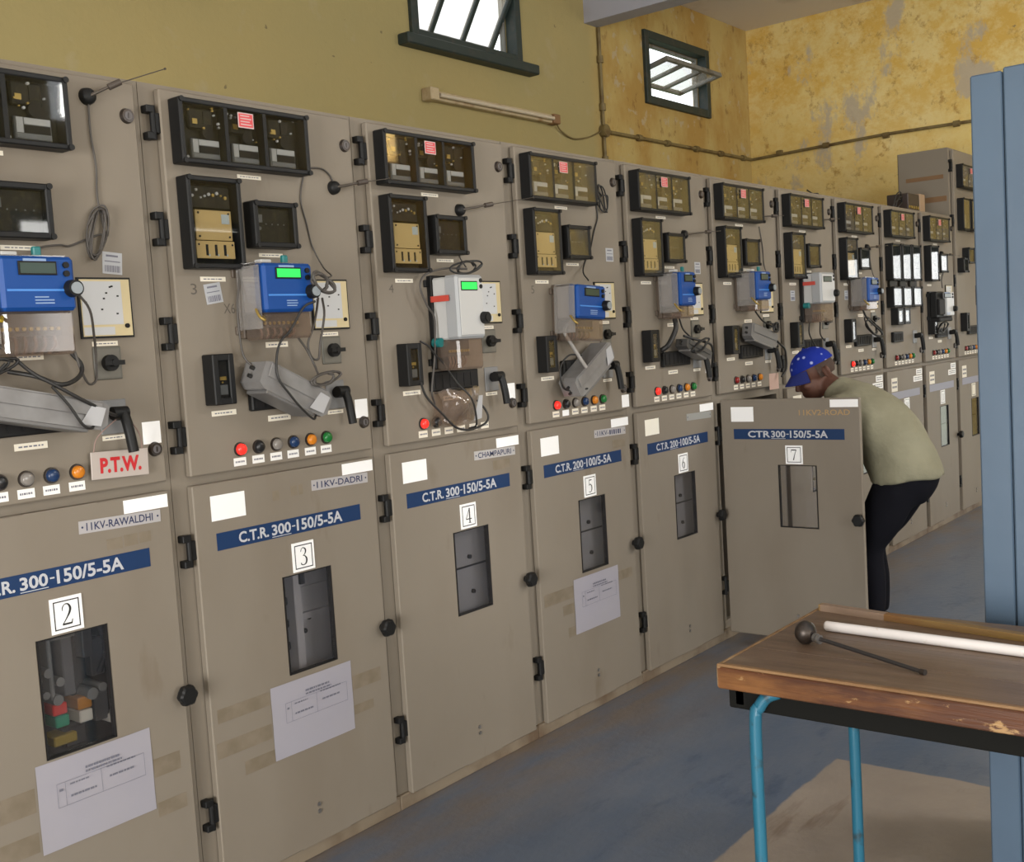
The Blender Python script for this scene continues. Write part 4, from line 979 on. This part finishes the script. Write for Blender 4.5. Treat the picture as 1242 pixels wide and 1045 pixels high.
# ------------------------------------------------------------------ notices and the hanging sign
def notice(k, u0, u1, z0, z1, label, seed):
    w, h = u1-u0, z1-z0; root = empty('paper_notice', (k*W+u0, 0, z0)); tag(root, label, 'paper notice', 'printed sheets taped under the panes')
    nx, nz = 12, 8; V = []; rnd = random.Random(seed)
    for i in range(nx+1):
        for j in range(nz+1):
            s, t = i/nx, j/nz
            V.append((s*w, -.0012-.0022*math.sin(math.pi*s)*abs(math.sin(2.2*math.pi*t+seed))-.001*math.sin(7*s+5*t+seed) ** 2, t*h))
    F = [(i*(nz+1)+j, (i+1)*(nz+1)+j, (i+1)*(nz+1)+j+1, i*(nz+1)+j+1) for i in range(nx) for j in range(nz)]
    mb = MB(); mb.add(V, F, 0, True); mb.add([(a, b+.0006, c) for a, b, c in V], [f[::-1] for f in F], 0, True); mb.build('sheet', PAPER, root)
    mb = MB(); y = -.0052
    def row(x0, x1, z, hh):
        x = x0
        while x < x1:
            q = rnd.uniform(.004, .014); mb.box(x, min(x+q, x1), y, y+.0002, z, z+hh); x += q+.003
    row(w*.40, w*.70, h*.80, .006); row(w*.40, w*.72, h*.755, .005); row(w*.26, w*.42, h*.68, .0035); row(w*.58, w*.84, h*.72, .004)
    row(w*.26, w*.48, h*.54, .005); row(w*.60, w*.82, h*.60, .005); row(w*.17, w*.20, h*.64, .006)
    for (x0, x1, z) in ((w*.15, w*.92, h*.73), (w*.15, w*.92, h*.46)): mb.box(x0, x1, y, y+.0002, z, z+.0007)
    for x in (.15, .22, .53, .92): mb.box(w*x, w*x+.0007, y, y+.0002, h*.46, h*.73)
    mb.build('printed_text', INK, root)['kind'] = 'stuff'
notice(2, .256, .574, .358, .580, 'white printed sheet taped below the pane with coloured flags', 1)
notice(3, .210, .531, .348, .568, 'white printed sheet taped on the door of the 11KV-DADRI panel', 2)
notice(5, .220, .547, .346, .570, 'smallest looking white printed sheet, farthest along the row', 3)
root = empty('hanging_sign', (2*W+.468, -.012, 1.29)); tag(root, 'white P.T.W. sign with red letters hanging on panel 2', 'sign')
mb = MB(); mb.box(0, .164, -.004, 0, -.034, .036, 0, .001); so = mb.build('plate', PTWPLATE, root); so.rotation_euler = (0, .035, 0)
mb = MB().text('P.T.W.', .024, -.020, .118, .040, -.0046, 0, .045); l = mb.build('lettering', PTWRED, root); l.rotation_euler = (0, .035, 0)
MB().tube([(.010, -.002, .033), (.022, -.01, .075), (.078, -.035, .125)], .0016, 6, 0, 4).build('string', mat('string_pinkish', (.30, .20, .17), .7), root)
MB().tube([(.150, -.002, .028), (.140, -.01, .07), (.090, -.035, .125)], .0016, 6, 0, 4).build('string', mat('string_pinkish', (.30, .20, .17), .7), root)
# ------------------------------------------------------------------ things on the walls
root = empty('tube_light_batten', (6.49, YB, 3.12)); tag(root, 'rust stained cream tube light batten on the yellow wall', 'light fitting')
MB().box(-.66, .66, -.055, 0, -.028, .032, 0, .006).build('channel', BATTEN, root)
MB().box(-.70, -.62, -.085, 0, -.036, .042, 0, .006).build('end_cap', BATTEN, root)
MB().box(.62, .70, -.075, 0, -.032, .036, 0, .006).build('end_cap', mat('batten_rust', (.24, .13, .06), .6), root)
MB().cyl((-.61, -.075, .0), (.61, -.075, .0), .013, n=12).build('tube', mat('unlit_tube', (.58, .50, .38), .3), root)
cz = 3.12
o = MB().tube([(7.18, YB-.03, 3.12), (7.26, YB-.02, 3.06), (7.42, YB-.015, 3.02), (7.60, YB-.02, 3.045), (7.74, YB-.02, 3.09), (7.80, YB-.02, 3.12)], .006, 6).build('lamp_wire', CONDUIT)
tag(o, 'slack wire from the batten to the wall conduit', 'wire')
def pipe(name, pts, clips, label, r=.014):
    root = empty(name, pts[0]); tag(root, label, 'conduit'); o0 = Vector(pts[0])
    MB().tube([Vector(p)-o0 for p in pts], r, 10, 0, 1).build('pipe', CONDUIT, root)
    for (c, nrm) in clips:
        c = Vector(c)-o0; ax = Vector((0, 0, 1)) if abs(nrm[2]) < .5 else Vector((1, 0, 0))
        MB().cyl(c-Vector(nrm)*.026, c+Vector(nrm)*.026, .026, n=12).build('saddle', CONDUIT, root)
    return root
y = YB-.018
pipe('conduit', [(7.835, y, 1.9), (7.835, y, 3.90)], [((7.835, y, z), (0, 0, 1)) for z in (2.9, 3.3, 3.66)], 'thin upright conduit below the ceiling beam')
root = empty('junction_box', (7.84, YB, 3.12)); tag(root, 'round junction box where the wall conduits meet', 'junction box')
MB().cyl((0, 0, 0), (0, -.045, 0), .05, n=20).build('box', CONDUIT, root); MB().cyl((0, -.045, 0), (0, -.05, 0), .043, n=20).build('cover', CONDUIT, root)
pipe('conduit', [(7.9, y, 3.12), (XF-.018, y, 3.13)], [((x, y, 3.12+.01*(x-7.9)/2.5), (1, 0, 0)) for x in (8.35, 8.8, 9.3, 9.75, 10.2)], 'horizontal conduit along the stained wall under the far window')
x = XF-.018
pipe('conduit', [(x, YB-.03, 3.13), (x, .9, 3.16), (x, -.6, 3.14)], [((x, yy, 3.15), (0, 1, 0)) for yy in (1.9, 1.45, .9, .3)], 'horizontal conduit along the peeling end wall')

# ------------------------------------------------------------------ small block with wires on top of panel 10
root = empty('relay_block', (8.42, .12, ZTOP+.004)); tag(root, 'dark relay block with loose wires on top of the panels', 'relay block')
MB().box(0, .24, -.05, .10, 0, .125, 0, .004).build('housing', mat('block_brown', (.035, .022, .018), .5), root)
MB().box(.245, .36, -.05, .10, 0, .135, 0, .004).build('end_plate', mat('block_tan', (.33, .22, .14), .5), root)
mb = MB()
for i in range(5): mb.cyl((.02+.045*i, -.055, .03), (.02+.045*i, -.05, .03), .012, n=8)
mb.build('terminals', BRASS, root)
for i, q in enumerate(((-.10, .07), (-.16, .05), (-.13, .10), (-.08, .03))):
    MB().tube([(.01, .0, .05+.015*i), (q[0]*.5, -.02, q[1]+.03), (q[0], -.01, q[1]), (q[0]-.03, 0, .004)], .004, 6, 0, 4).build('wire', CABLEB, root)
root = empty('antenna', (8*W+.70, .10, ZTOP+.004)); tag(root, 'flat black antenna puck lying on top of the panels', 'antenna')
MB().cyl((0, 0, 0), (0, 0, .02), .035, .028, 18).build('magnet_base', BLACK, root)
MB().cyl((0, 0, .015), (-.14, -.02, .028), .004, n=8).build('whip', BLACK, root)

# ------------------------------------------------------------------ blue steel locker
LX, LY = 3.47, -1.750
root = empty('steel_locker', (LX, LY, 0)); tag(root, 'tall blue-grey steel locker behind the bench', 'locker')
H = 2.137
MB().box(.02, .50, -.92, -.002, .06, H-.006, 0, .006).build('body', LOCKERB, root)
MB().box(0, .03, -.0765, 0, .04, H-.004, 0, .004).build('door_stile', LOCKERB, root)
MB().box(-.003, .03, -.46, -.0795, .08, H+.002, 0, .004).build('door', LOCKERB, root)
MB().box(-.003, .03, -.845, -.463, .08, H+.002, 0, .004).build('door', LOCKERB, root)
MB().box(0, .03, -.925, -.848, .04, H-.004, 0, .004).build('door_stile', LOCKERB, root)
MB().box(-.03, -.002, -.455, -.44, 1.0, 1.16, 0, .004).build('handle', STEEL, root)
MB().box(.0, .50, -.92, 0, 0, .06, 0, .002).build('plinth', mat('locker_plinth', (.03, .05, .07), .6), root)

# ------------------------------------------------------------------ wooden bench on blue tube legs
TZ = .765; TX0, TX1, TY0, TY1 = 2.742, 3.352, -2.75, -1.352
root = empty('work_bench', ((TX0+TX1)/2, (TY0+TY1)/2, 0)); tag(root, 'worn wooden bench on bent blue tube legs', 'bench')
ox, oy = (TX0+TX1)/2, (TY0+TY1)/2
def bb(name, x0, x1, y0, y1, z0, z1, m, bev=.004, par=None):
    return MB().box(x0-ox, x1-ox, y0-oy, y1-oy, z0, z1, 0, bev).build(name, m, par or root)
nb = 4
for i in range(nb):
    a = TX0+.016+(TX1-TX0-.016)*i/nb; c = TX0+.016+(TX1-TX0-.016)*(i+1)/nb
    bb('top_board', a, c-.0008, TY0, TY1-.014, TZ-.028, TZ, WOODTOP, .001)
bb('edge_strip', TX0, TX0+.016, TY0, TY1-.002, TZ-.058, TZ-.007, WOODEDGE, .003)
bb('worn_corner', TX0+.0005, TX0+.016, TY0, TY1-.002, TZ-.0065, TZ+.0005, WOODPALE, .002)
bb('end_strip', TX0+.0005, TX1, TY1-.0135, TY1, TZ-.058, TZ, WOODPALE, .004)
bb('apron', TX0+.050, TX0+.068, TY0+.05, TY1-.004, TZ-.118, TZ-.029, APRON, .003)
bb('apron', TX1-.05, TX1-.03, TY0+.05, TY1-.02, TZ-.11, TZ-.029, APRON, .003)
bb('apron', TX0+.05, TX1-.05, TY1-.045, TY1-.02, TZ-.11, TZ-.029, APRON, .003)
def leg(x, y, dx, dy):
    zt = TZ-.074
    pts = [(x-ox, y-oy, 0), (x-ox, y-oy, .3), (x-ox, y-oy, zt-.07), (x-ox+dx*.012, y-oy+dy*.012, zt-.025), (x-ox+dx*.032, y-oy+dy*.032, zt), (x-ox+dx*.060, y-oy+dy*.060, zt+.012)]
    MB().tube(pts, .0145, 14, 0, 5).build('leg', TUBEBLUE, root)
    MB().cyl((x-ox, y-oy, 0), (x-ox, y-oy, .03), .019, n=14).build('foot_cap', BLACKM, root)
leg(2.772, -1.432, .25, -.9); leg(3.262, -1.470, .3, -1); leg(2.772, -2.66, .25, .9); leg(3.262, -2.62, .3, 1)
def rod(name, a, b, r, m, label, cat, n=16):
    d = Vector(b)-Vector(a); o = MB().cyl((0, 0, 0), d, r, n=n).build(name, m, None, a); return tag(o, label, cat)
a, b = Vector((3.112, -1.470, TZ+.0135)), Vector((3.066, -2.32, TZ+.0135))
root = empty('plastic_pipe', a); tag(root, 'white plastic pipe lying on the bench', 'pipe')
d = b-a; mb = MB(); mb.cyl((0, 0, 0), d, .0125, n=20); mb.ell((0, 0, 0), (.0125, 0, 0), (0, 0, .0125), (0, .008, 0), 16, 5, 0, 0, .999); mb.build('tube', PVC, root)
MB().cyl(d*.6, d*.62, .0132, n=20).build('rust_ring', mat('rust_mark', (.35, .18, .10), .6), root)
a, b = Vector((3.305, -1.372, TZ+.009)), Vector((3.135, -2.45, TZ+.009)); d = (b-a); pd = Vector((0, 0, 1)).cross(d).normalized()
root = empty('wooden_stick', a); tag(root, 'long yellowish wooden stick lying along the bench', 'stick')
MB().obox(d*.5, d*.5, pd*.011, (0, 0, .0085)).build('stick', STICK, root)
MB().obox(d*.09, d*.085, pd*.0115, (0, 0, .0090)).build('worn_end', mat('stick_worn', (.30, .21, .15), .6), root)
# steel rod with a ball head
root = empty('ball_headed_rod', (2.985, -1.466, TZ)); tag(root, 'dark steel rod with a ball head lying on the bench', 'steel tool')
dv = Vector((2.868-2.985, -1.787+1.466, 0)).normalized(); side = Vector((-dv.y, dv.x, 0)); cz = .0285
mb = MB(); prof = [(-.012, .010), (-.013, .016), (-.010, .024), (0, .0285), (.012, .027), (.022, .019), (.028, .010)]
mb.loft([(Vector((0, 0, cz))+dv*t, side*r, Vector((0, 0, 1))*r) for t, r in prof], 20); mb.build('ball_head', DARKSTEEL, root)
MB().cyl(Vector((0, 0, cz))-dv*.020, Vector((0, 0, cz))-dv*.010, .009, .012, 14).build('boss', STEEL, root)
for t in (.036, .046): MB().cyl(Vector((0, 0, cz-.010*t/.05))+dv*(t-.004), Vector((0, 0, cz-.010*t/.05))+dv*(t+.004), .011, n=14).build('collar', STEEL, root)
e = dv*.342+Vector((0, 0, .006))
MB().cyl(Vector((0, 0, cz-.006))+dv*.02, e, .0052, .0048, 12).build('rod', mat('rod_dark', (.06, .055, .055), .4, .6), root)
MB().cyl(e-dv*.006, e+dv*.006, .0066, n=10).build('tip', DARKSTEEL, root)
# ------------------------------------------------------------------ person bending into panel 7
PX = 5.76
def V3(x, y, z): return Vector((PX+x, y, z))
def limb(mb, P, R, n=16, k=3):
    """round limb through points with radii"""
    pts = [Vector((p[0], p[1], p[2])) for p in P]; Q = catmull(pts, k); m = len(Q); secs = []
    for i, q in enumerate(Q):
        t = i/k; j = min(int(t), len(R)-2); r = R[j]+(R[j+1]-R[j])*(t-j)
        d = (Q[min(i+1, m-1)]-Q[max(i-1, 0)]).normalized(); a = d.cross(Vector((1, 0, 0)) if abs(d.x) < .9 else Vector((0, 1, 0))).normalized(); b = d.cross(a)
        secs.append((q, a*r, b*r))
    mb.loft(secs, n)
def trunk(mb, P, n=28, k=4):
    """P: (y, z, half width in x, half thickness)"""
    C = catmull([(p[0], p[1], 0) for p in P], k); R = catmull([(p[2], p[3], 0) for p in P], k); m = len(C); secs = []
    for i in range(m):
        d = C[min(i+1, m-1)]-C[max(i-1, 0)]; d = Vector((0, d.x, d.y)).normalized(); th = d.cross(Vector((1, 0, 0))).normalized()
        secs.append((V3(0, C[i].x, C[i].y), Vector((R[i].x, 0, 0)), th*R[i].y))
    mb.loft(secs, n)
def solidify_union(mb, name, m, vox, parent, smooth=6):
    me = mb.mesh(name, m); o = bpy.data.objects.new(name, me); COL.objects.link(o)
    r = o.modifiers.new('r', 'REMESH'); r.mode = 'VOXEL'; r.voxel_size = vox; r.use_smooth_shade = True
    s = o.modifiers.new('s', 'SMOOTH'); s.iterations = smooth; s.factor = .5
    dg = bpy.context.evaluated_depsgraph_get(); dg.update()
    m2 = bpy.data.meshes.new_from_object(o.evaluated_get(dg)); bpy.data.objects.remove(o); bpy.data.meshes.remove(me)
    m2.name = name; m2.materials.clear(); m2.materials.append(m)
    m2.polygons.foreach_set('use_smooth', [True]*len(m2.polygons))
    o = bpy.data.objects.new(name, m2); COL.objects.link(o); o.parent = parent; return o
HC = V3(0, -.325, 1.292); ha, hy_ = math.radians(28), math.radians(24)          # head bowed and turned a little towards the camera side
hf = Vector((-math.sin(hy_)*math.cos(ha), math.cos(hy_)*math.cos(ha), -math.sin(ha))); hx = Vector((math.cos(hy_), math.sin(hy_), 0)); hu = hx.cross(hf)
def H_(x, f, u): return HC+hx*x+hf*f+hu*u
def hand(mb, wrist, d, palm_n, flip):
    """palm with five fingers; d: hand direction, palm_n: palm normal"""
    d = d.normalized(); n = palm_n.normalized(); s = d.cross(n).normalized()*flip
    c = wrist+d*.045
    mb.loft([(wrist-d*.01, s*.026, n*.020), (wrist+d*.02, s*.034, n*.017), (wrist+d*.06, s*.041, n*.015), (wrist+d*.092, s*.039, n*.012)], 14)
    for i, (off, ln) in enumerate(((-.031, .062), (-.010, .074), (.011, .070), (.031, .055))):
        b = wrist+d*.085+s*off
        limb(mb, [b, b+d*ln*.42+n*.006, b+d*ln*.75+n*.024, b+d*ln*.85+n*.045], [.0095, .0092, .0085, .0075], 8, 2)
    b = wrist+d*.025-s*.028
    limb(mb, [b, b-s*.026+d*.022+n*.010, b-s*.032+d*.048+n*.022, b-s*.026+d*.066+n*.030], [.012, .0108, .0098, .008], 8, 2)
person = empty('person', (PX, -.62, 0)); tag(person, 'person in a starred blue cap and pale shirt bending into the open panel', 'person')
PINV = Matrix.Translation(-Vector((PX, -.62, 0)))
# --- body (skin)
mb = MB()
trunk(mb, [(-.79, .72, .13, .10), (-.77, .82, .15, .11), (-.73, .93, .145, .10), (-.66, 1.03, .155, .10), (-.57, 1.12, .165, .10), (-.50, 1.17, .13, .08), (-.45, 1.20, .06, .06)])
limb(mb, [V3(0, -.52, 1.15), V3(0, -.45, 1.20), H_(0, -.03, -.07), H_(0, 0, -.02)], [.062, .056, .056, .055])
mb.ell(H_(0, -.012, .030), hx*.076, hf*.098, hu*.092, 28, 18)                   # skull
mb.ell(H_(0, .028, -.045), hx*.062, hf*.066, hu*.078, 24, 14)                   # face
mb.ell(H_(0, .052, -.095), hx*.040, hf*.036, hu*.028, 18, 10)                   # chin
mb.ell(H_(0, .078, .012), hx*.055, hf*.022, hu*.014, 16, 8)                     # brow
mb.loft([(H_(0, .086, .004), hx*.007, hf*.010), (H_(0, .104, -.024), hx*.011, hf*.014), (H_(0, .106, -.038), hx*.019, hf*.014), (H_(0, .088, -.047), hx*.016, hf*.008)], 12)
mb.ell(H_(0, .088, -.066), hx*.024, hf*.012, hu*.007, 12, 6); mb.ell(H_(0, .085, -.080), hx*.021, hf*.012, hu*.007, 12, 6)
for q in (-1, 1):
    mb.ell(H_(q*.045, .058, -.035), hx*.022, hf*.022, hu*.020, 12, 8)           # cheek
    mb.ell(H_(q*.074, -.058, -.020), hx*.008, hf*.019, hu*.031, 14, 8); mb.ell(H_(q*.081, -.070, -.014), hx*.010, hf*.010, hu*.026, 12, 8)
for q in (-1, 1):
    sh = V3(q*.185, -.535, 1.125); el = V3(q*.215, -.34, .925); wr = V3(q*.13, -.125, .985)
    limb(mb, [V3(q*.10, -.53, 1.14), sh, sh.lerp(el, .5), el, el.lerp(wr, .4), wr], [.060, .056, .047, .040, .038, .026])
    hand(mb, wr, Vector((-q*.15, 1, .10)), Vector((0, -.1, -1)), q)
LEGS = [(-.105, -.77, .74, -.60, .455, -.60, .085), (.115, -.765, .74, -.53, .45, -.545, .085)]
for x, hy, hz, ky, kz, ay, az in LEGS:
    limb(mb, [V3(x*.8, hy, hz), V3(x, (hy+ky)/2+.01, (hz+kz)/2), V3(x, ky, kz), V3(x, (ky+ay)/2-.012, kz*.62), V3(x, ay, az)], [.085, .075, .055, .050, .036])
    mb.ell(V3(x, ay+.06, .05), Vector((.036, 0, 0)), Vector((0, .11, 0)), Vector((0, 0, .035)), 14, 8)
for i, v in enumerate(mb.v): mb.v[i] = tuple(PINV @ Vector(v))
body = solidify_union(mb, 'body', SKIN, .0058, person, 4)
# --- shirt
mb = MB()
trunk(mb, [(-.772, .775, .195, .172), (-.768, .80, .19, .166), (-.742, .88, .185, .158), (-.695, .975, .19, .155), (-.622, 1.06, .20, .148), (-.560, 1.125, .20, .118), (-.495, 1.170, .150, .096), (-.450, 1.205, .090, .080), (-.425, 1.228, .072, .066)], 32)
for q in (-1, 1):
    sh = V3(q*.185, -.535, 1.12); el = V3(q*.215, -.34, .925)
    limb(mb, [V3(q*.09, -.55, 1.11), sh, sh.lerp(el, .45), sh.lerp(el, .82)], [.095, .088, .074, .072])
for i, v in enumerate(mb.v): mb.v[i] = tuple(PINV @ Vector(v))
shirt = solidify_union(mb, 'shirt', SHIRT, .010, person, 8)
# loosen the cloth into soft folds
for v in shirt.data.vertices:
    c = v.co; t = max(0., min(1., (1.12-c.z)/.25))
    f = math.sin(26*c.z+16*c.y+5*math.sin(7*c.x))+.6*math.sin(41*c.z-23*c.y+9*c.x)
    v.co += v.normal*(.0048*f*t)
# --- trousers
mb = MB()
trunk(mb, [(-.755, .685, .13, .08), (-.772, .72, .16, .108), (-.778, .765, .176, .138), (-.772, .815, .175, .150)], 26)
for x, hy, hz, ky, kz, ay, az in LEGS:
    limb(mb, [V3(x*.85, hy+.018, hz+.01), V3(x, (hy+ky)/2+.005, (hz+kz)/2), V3(x, ky, kz), V3(x, (ky+ay)/2-.015, kz*.60), V3(x, ay-.006, az+.005)], [.108, .102, .086, .077, .071])
for i, v in enumerate(mb.v): mb.v[i] = tuple(PINV @ Vector(v))
solidify_union(mb, 'trousers', TROUS, .012, person, 22)
# --- shoes
for x, hy, hz, ky, kz, ay, az in LEGS:
    mb = MB(); mb.loft([(V3(x, ay-.075, .045), Vector((.030, 0, 0)), Vector((0, 0, .042))), (V3(x, ay-.03, .055), Vector((.042, 0, 0)), Vector((0, 0, .055))), (V3(x, ay+.06, .042), Vector((.046, 0, 0)), Vector((0, 0, .042))), (V3(x, ay+.15, .030), Vector((.044, 0, 0)), Vector((0, 0, .030))), (V3(x, ay+.195, .020), Vector((.022, 0, 0)), Vector((0, 0, .018)))], 18)
    for i, v in enumerate(mb.v): mb.v[i] = tuple(PINV @ Vector(v))
    mb.build('shoe', SHOE, person)
# --- hair at the nape and temples, below the cap
mb = MB(); mb.ell(H_(0, -.022, .012), hx*.0785, hf*.092, hu*.085, 28, 12, 0, -.55, .5)
for i, v in enumerate(mb.v): mb.v[i] = tuple(PINV @ Vector(v))
hair = mb.build('hair', HAIR, person)
bm = bmesh.new(); bm.from_mesh(hair.data)
kill = [v for v in bm.verts if ((PINV.inverted() @ v.co)-HC).dot(hf) > -.012]
bmesh.ops.delete(bm, geom=kill, context='VERTS'); bm.to_mesh(hair.data); bm.free()
# --- eyes
for q in (-1, 1):
    mb = MB(); mb.ell(H_(q*.030, .078, -.010), hx*.012, hf*.012, hu*.009, 12, 8); mb.ell(H_(q*.030, .088, -.010), hx*.005, hf*.004, hu*.005, 10, 6, 1)
    for i, v in enumerate(mb.v): mb.v[i] = tuple(PINV @ Vector(v))
    mb.build('eye', [EYEW, BLACKINK], person)
# --- cap: crown, button and curved peak
tl = math.radians(-3)
cf = hf*math.cos(tl)-hu*math.sin(tl); cu = hu*math.cos(tl)+hf*math.sin(tl); cc = H_(0, -.012, .036)
mb = MB(); mb.ell(cc, hx*.085, cf*.110, cu*.094, 32, 14, 0, .02, 1.); mb.ell(cc, hx*.0815, cf*.1065, cu*.090, 32, 14, 0, .02, 1.)
mb.loft([(cc+cu*.0, hx*.0865, cf*.1115), (cc+cu*.010, hx*.0865, cf*.1115)], 32)
for i, v in enumerate(mb.v): mb.v[i] = tuple(PINV @ Vector(v))
cap = mb.build('cap', CAPM, person)
mb = MB(); mb.ell(cc+cu*.094, hx*.008, cf*.008, cu*.005, 12, 6)
for i, v in enumerate(mb.v): mb.v[i] = tuple(PINV @ Vector(v))
mb.build('cap_button', CAPM, cap)
mb = MB(); n, m_ = 16, 6; V = []; 
for layer in (0, 1):
    for i in range(n+1):
        a_ = math.radians(-72+144*i/n)
        for j in range(m_+1):
            t = j/m_; r = 1+.50*t*math.cos(a_*.9)
            x_ = .085*math.sin(a_)*(1+.10*t); f_ = .108*math.cos(a_)*r
            V.append(cc+hx*x_+cf*f_+cu*(.006-.036*t-.35*(x_**2)/.085*(.4+.6*t)-.003*layer))
k_ = (n+1)*(m_+1)
F = [(i*(m_+1)+j, (i+1)*(m_+1)+j, (i+1)*(m_+1)+j+1, i*(m_+1)+j+1) for i in range(n) for j in range(m_)]
F += [tuple(k_+q for q in f[::-1]) for f in F]
F += [(i*(m_+1)+m_, (i+1)*(m_+1)+m_, k_+(i+1)*(m_+1)+m_, k_+i*(m_+1)+m_) for i in range(n)]
mb.add([PINV @ v for v in V], F, 0, True); mb.build('peak', mat('cap_peak_blue', (.012, .022, .16), .8), cap)
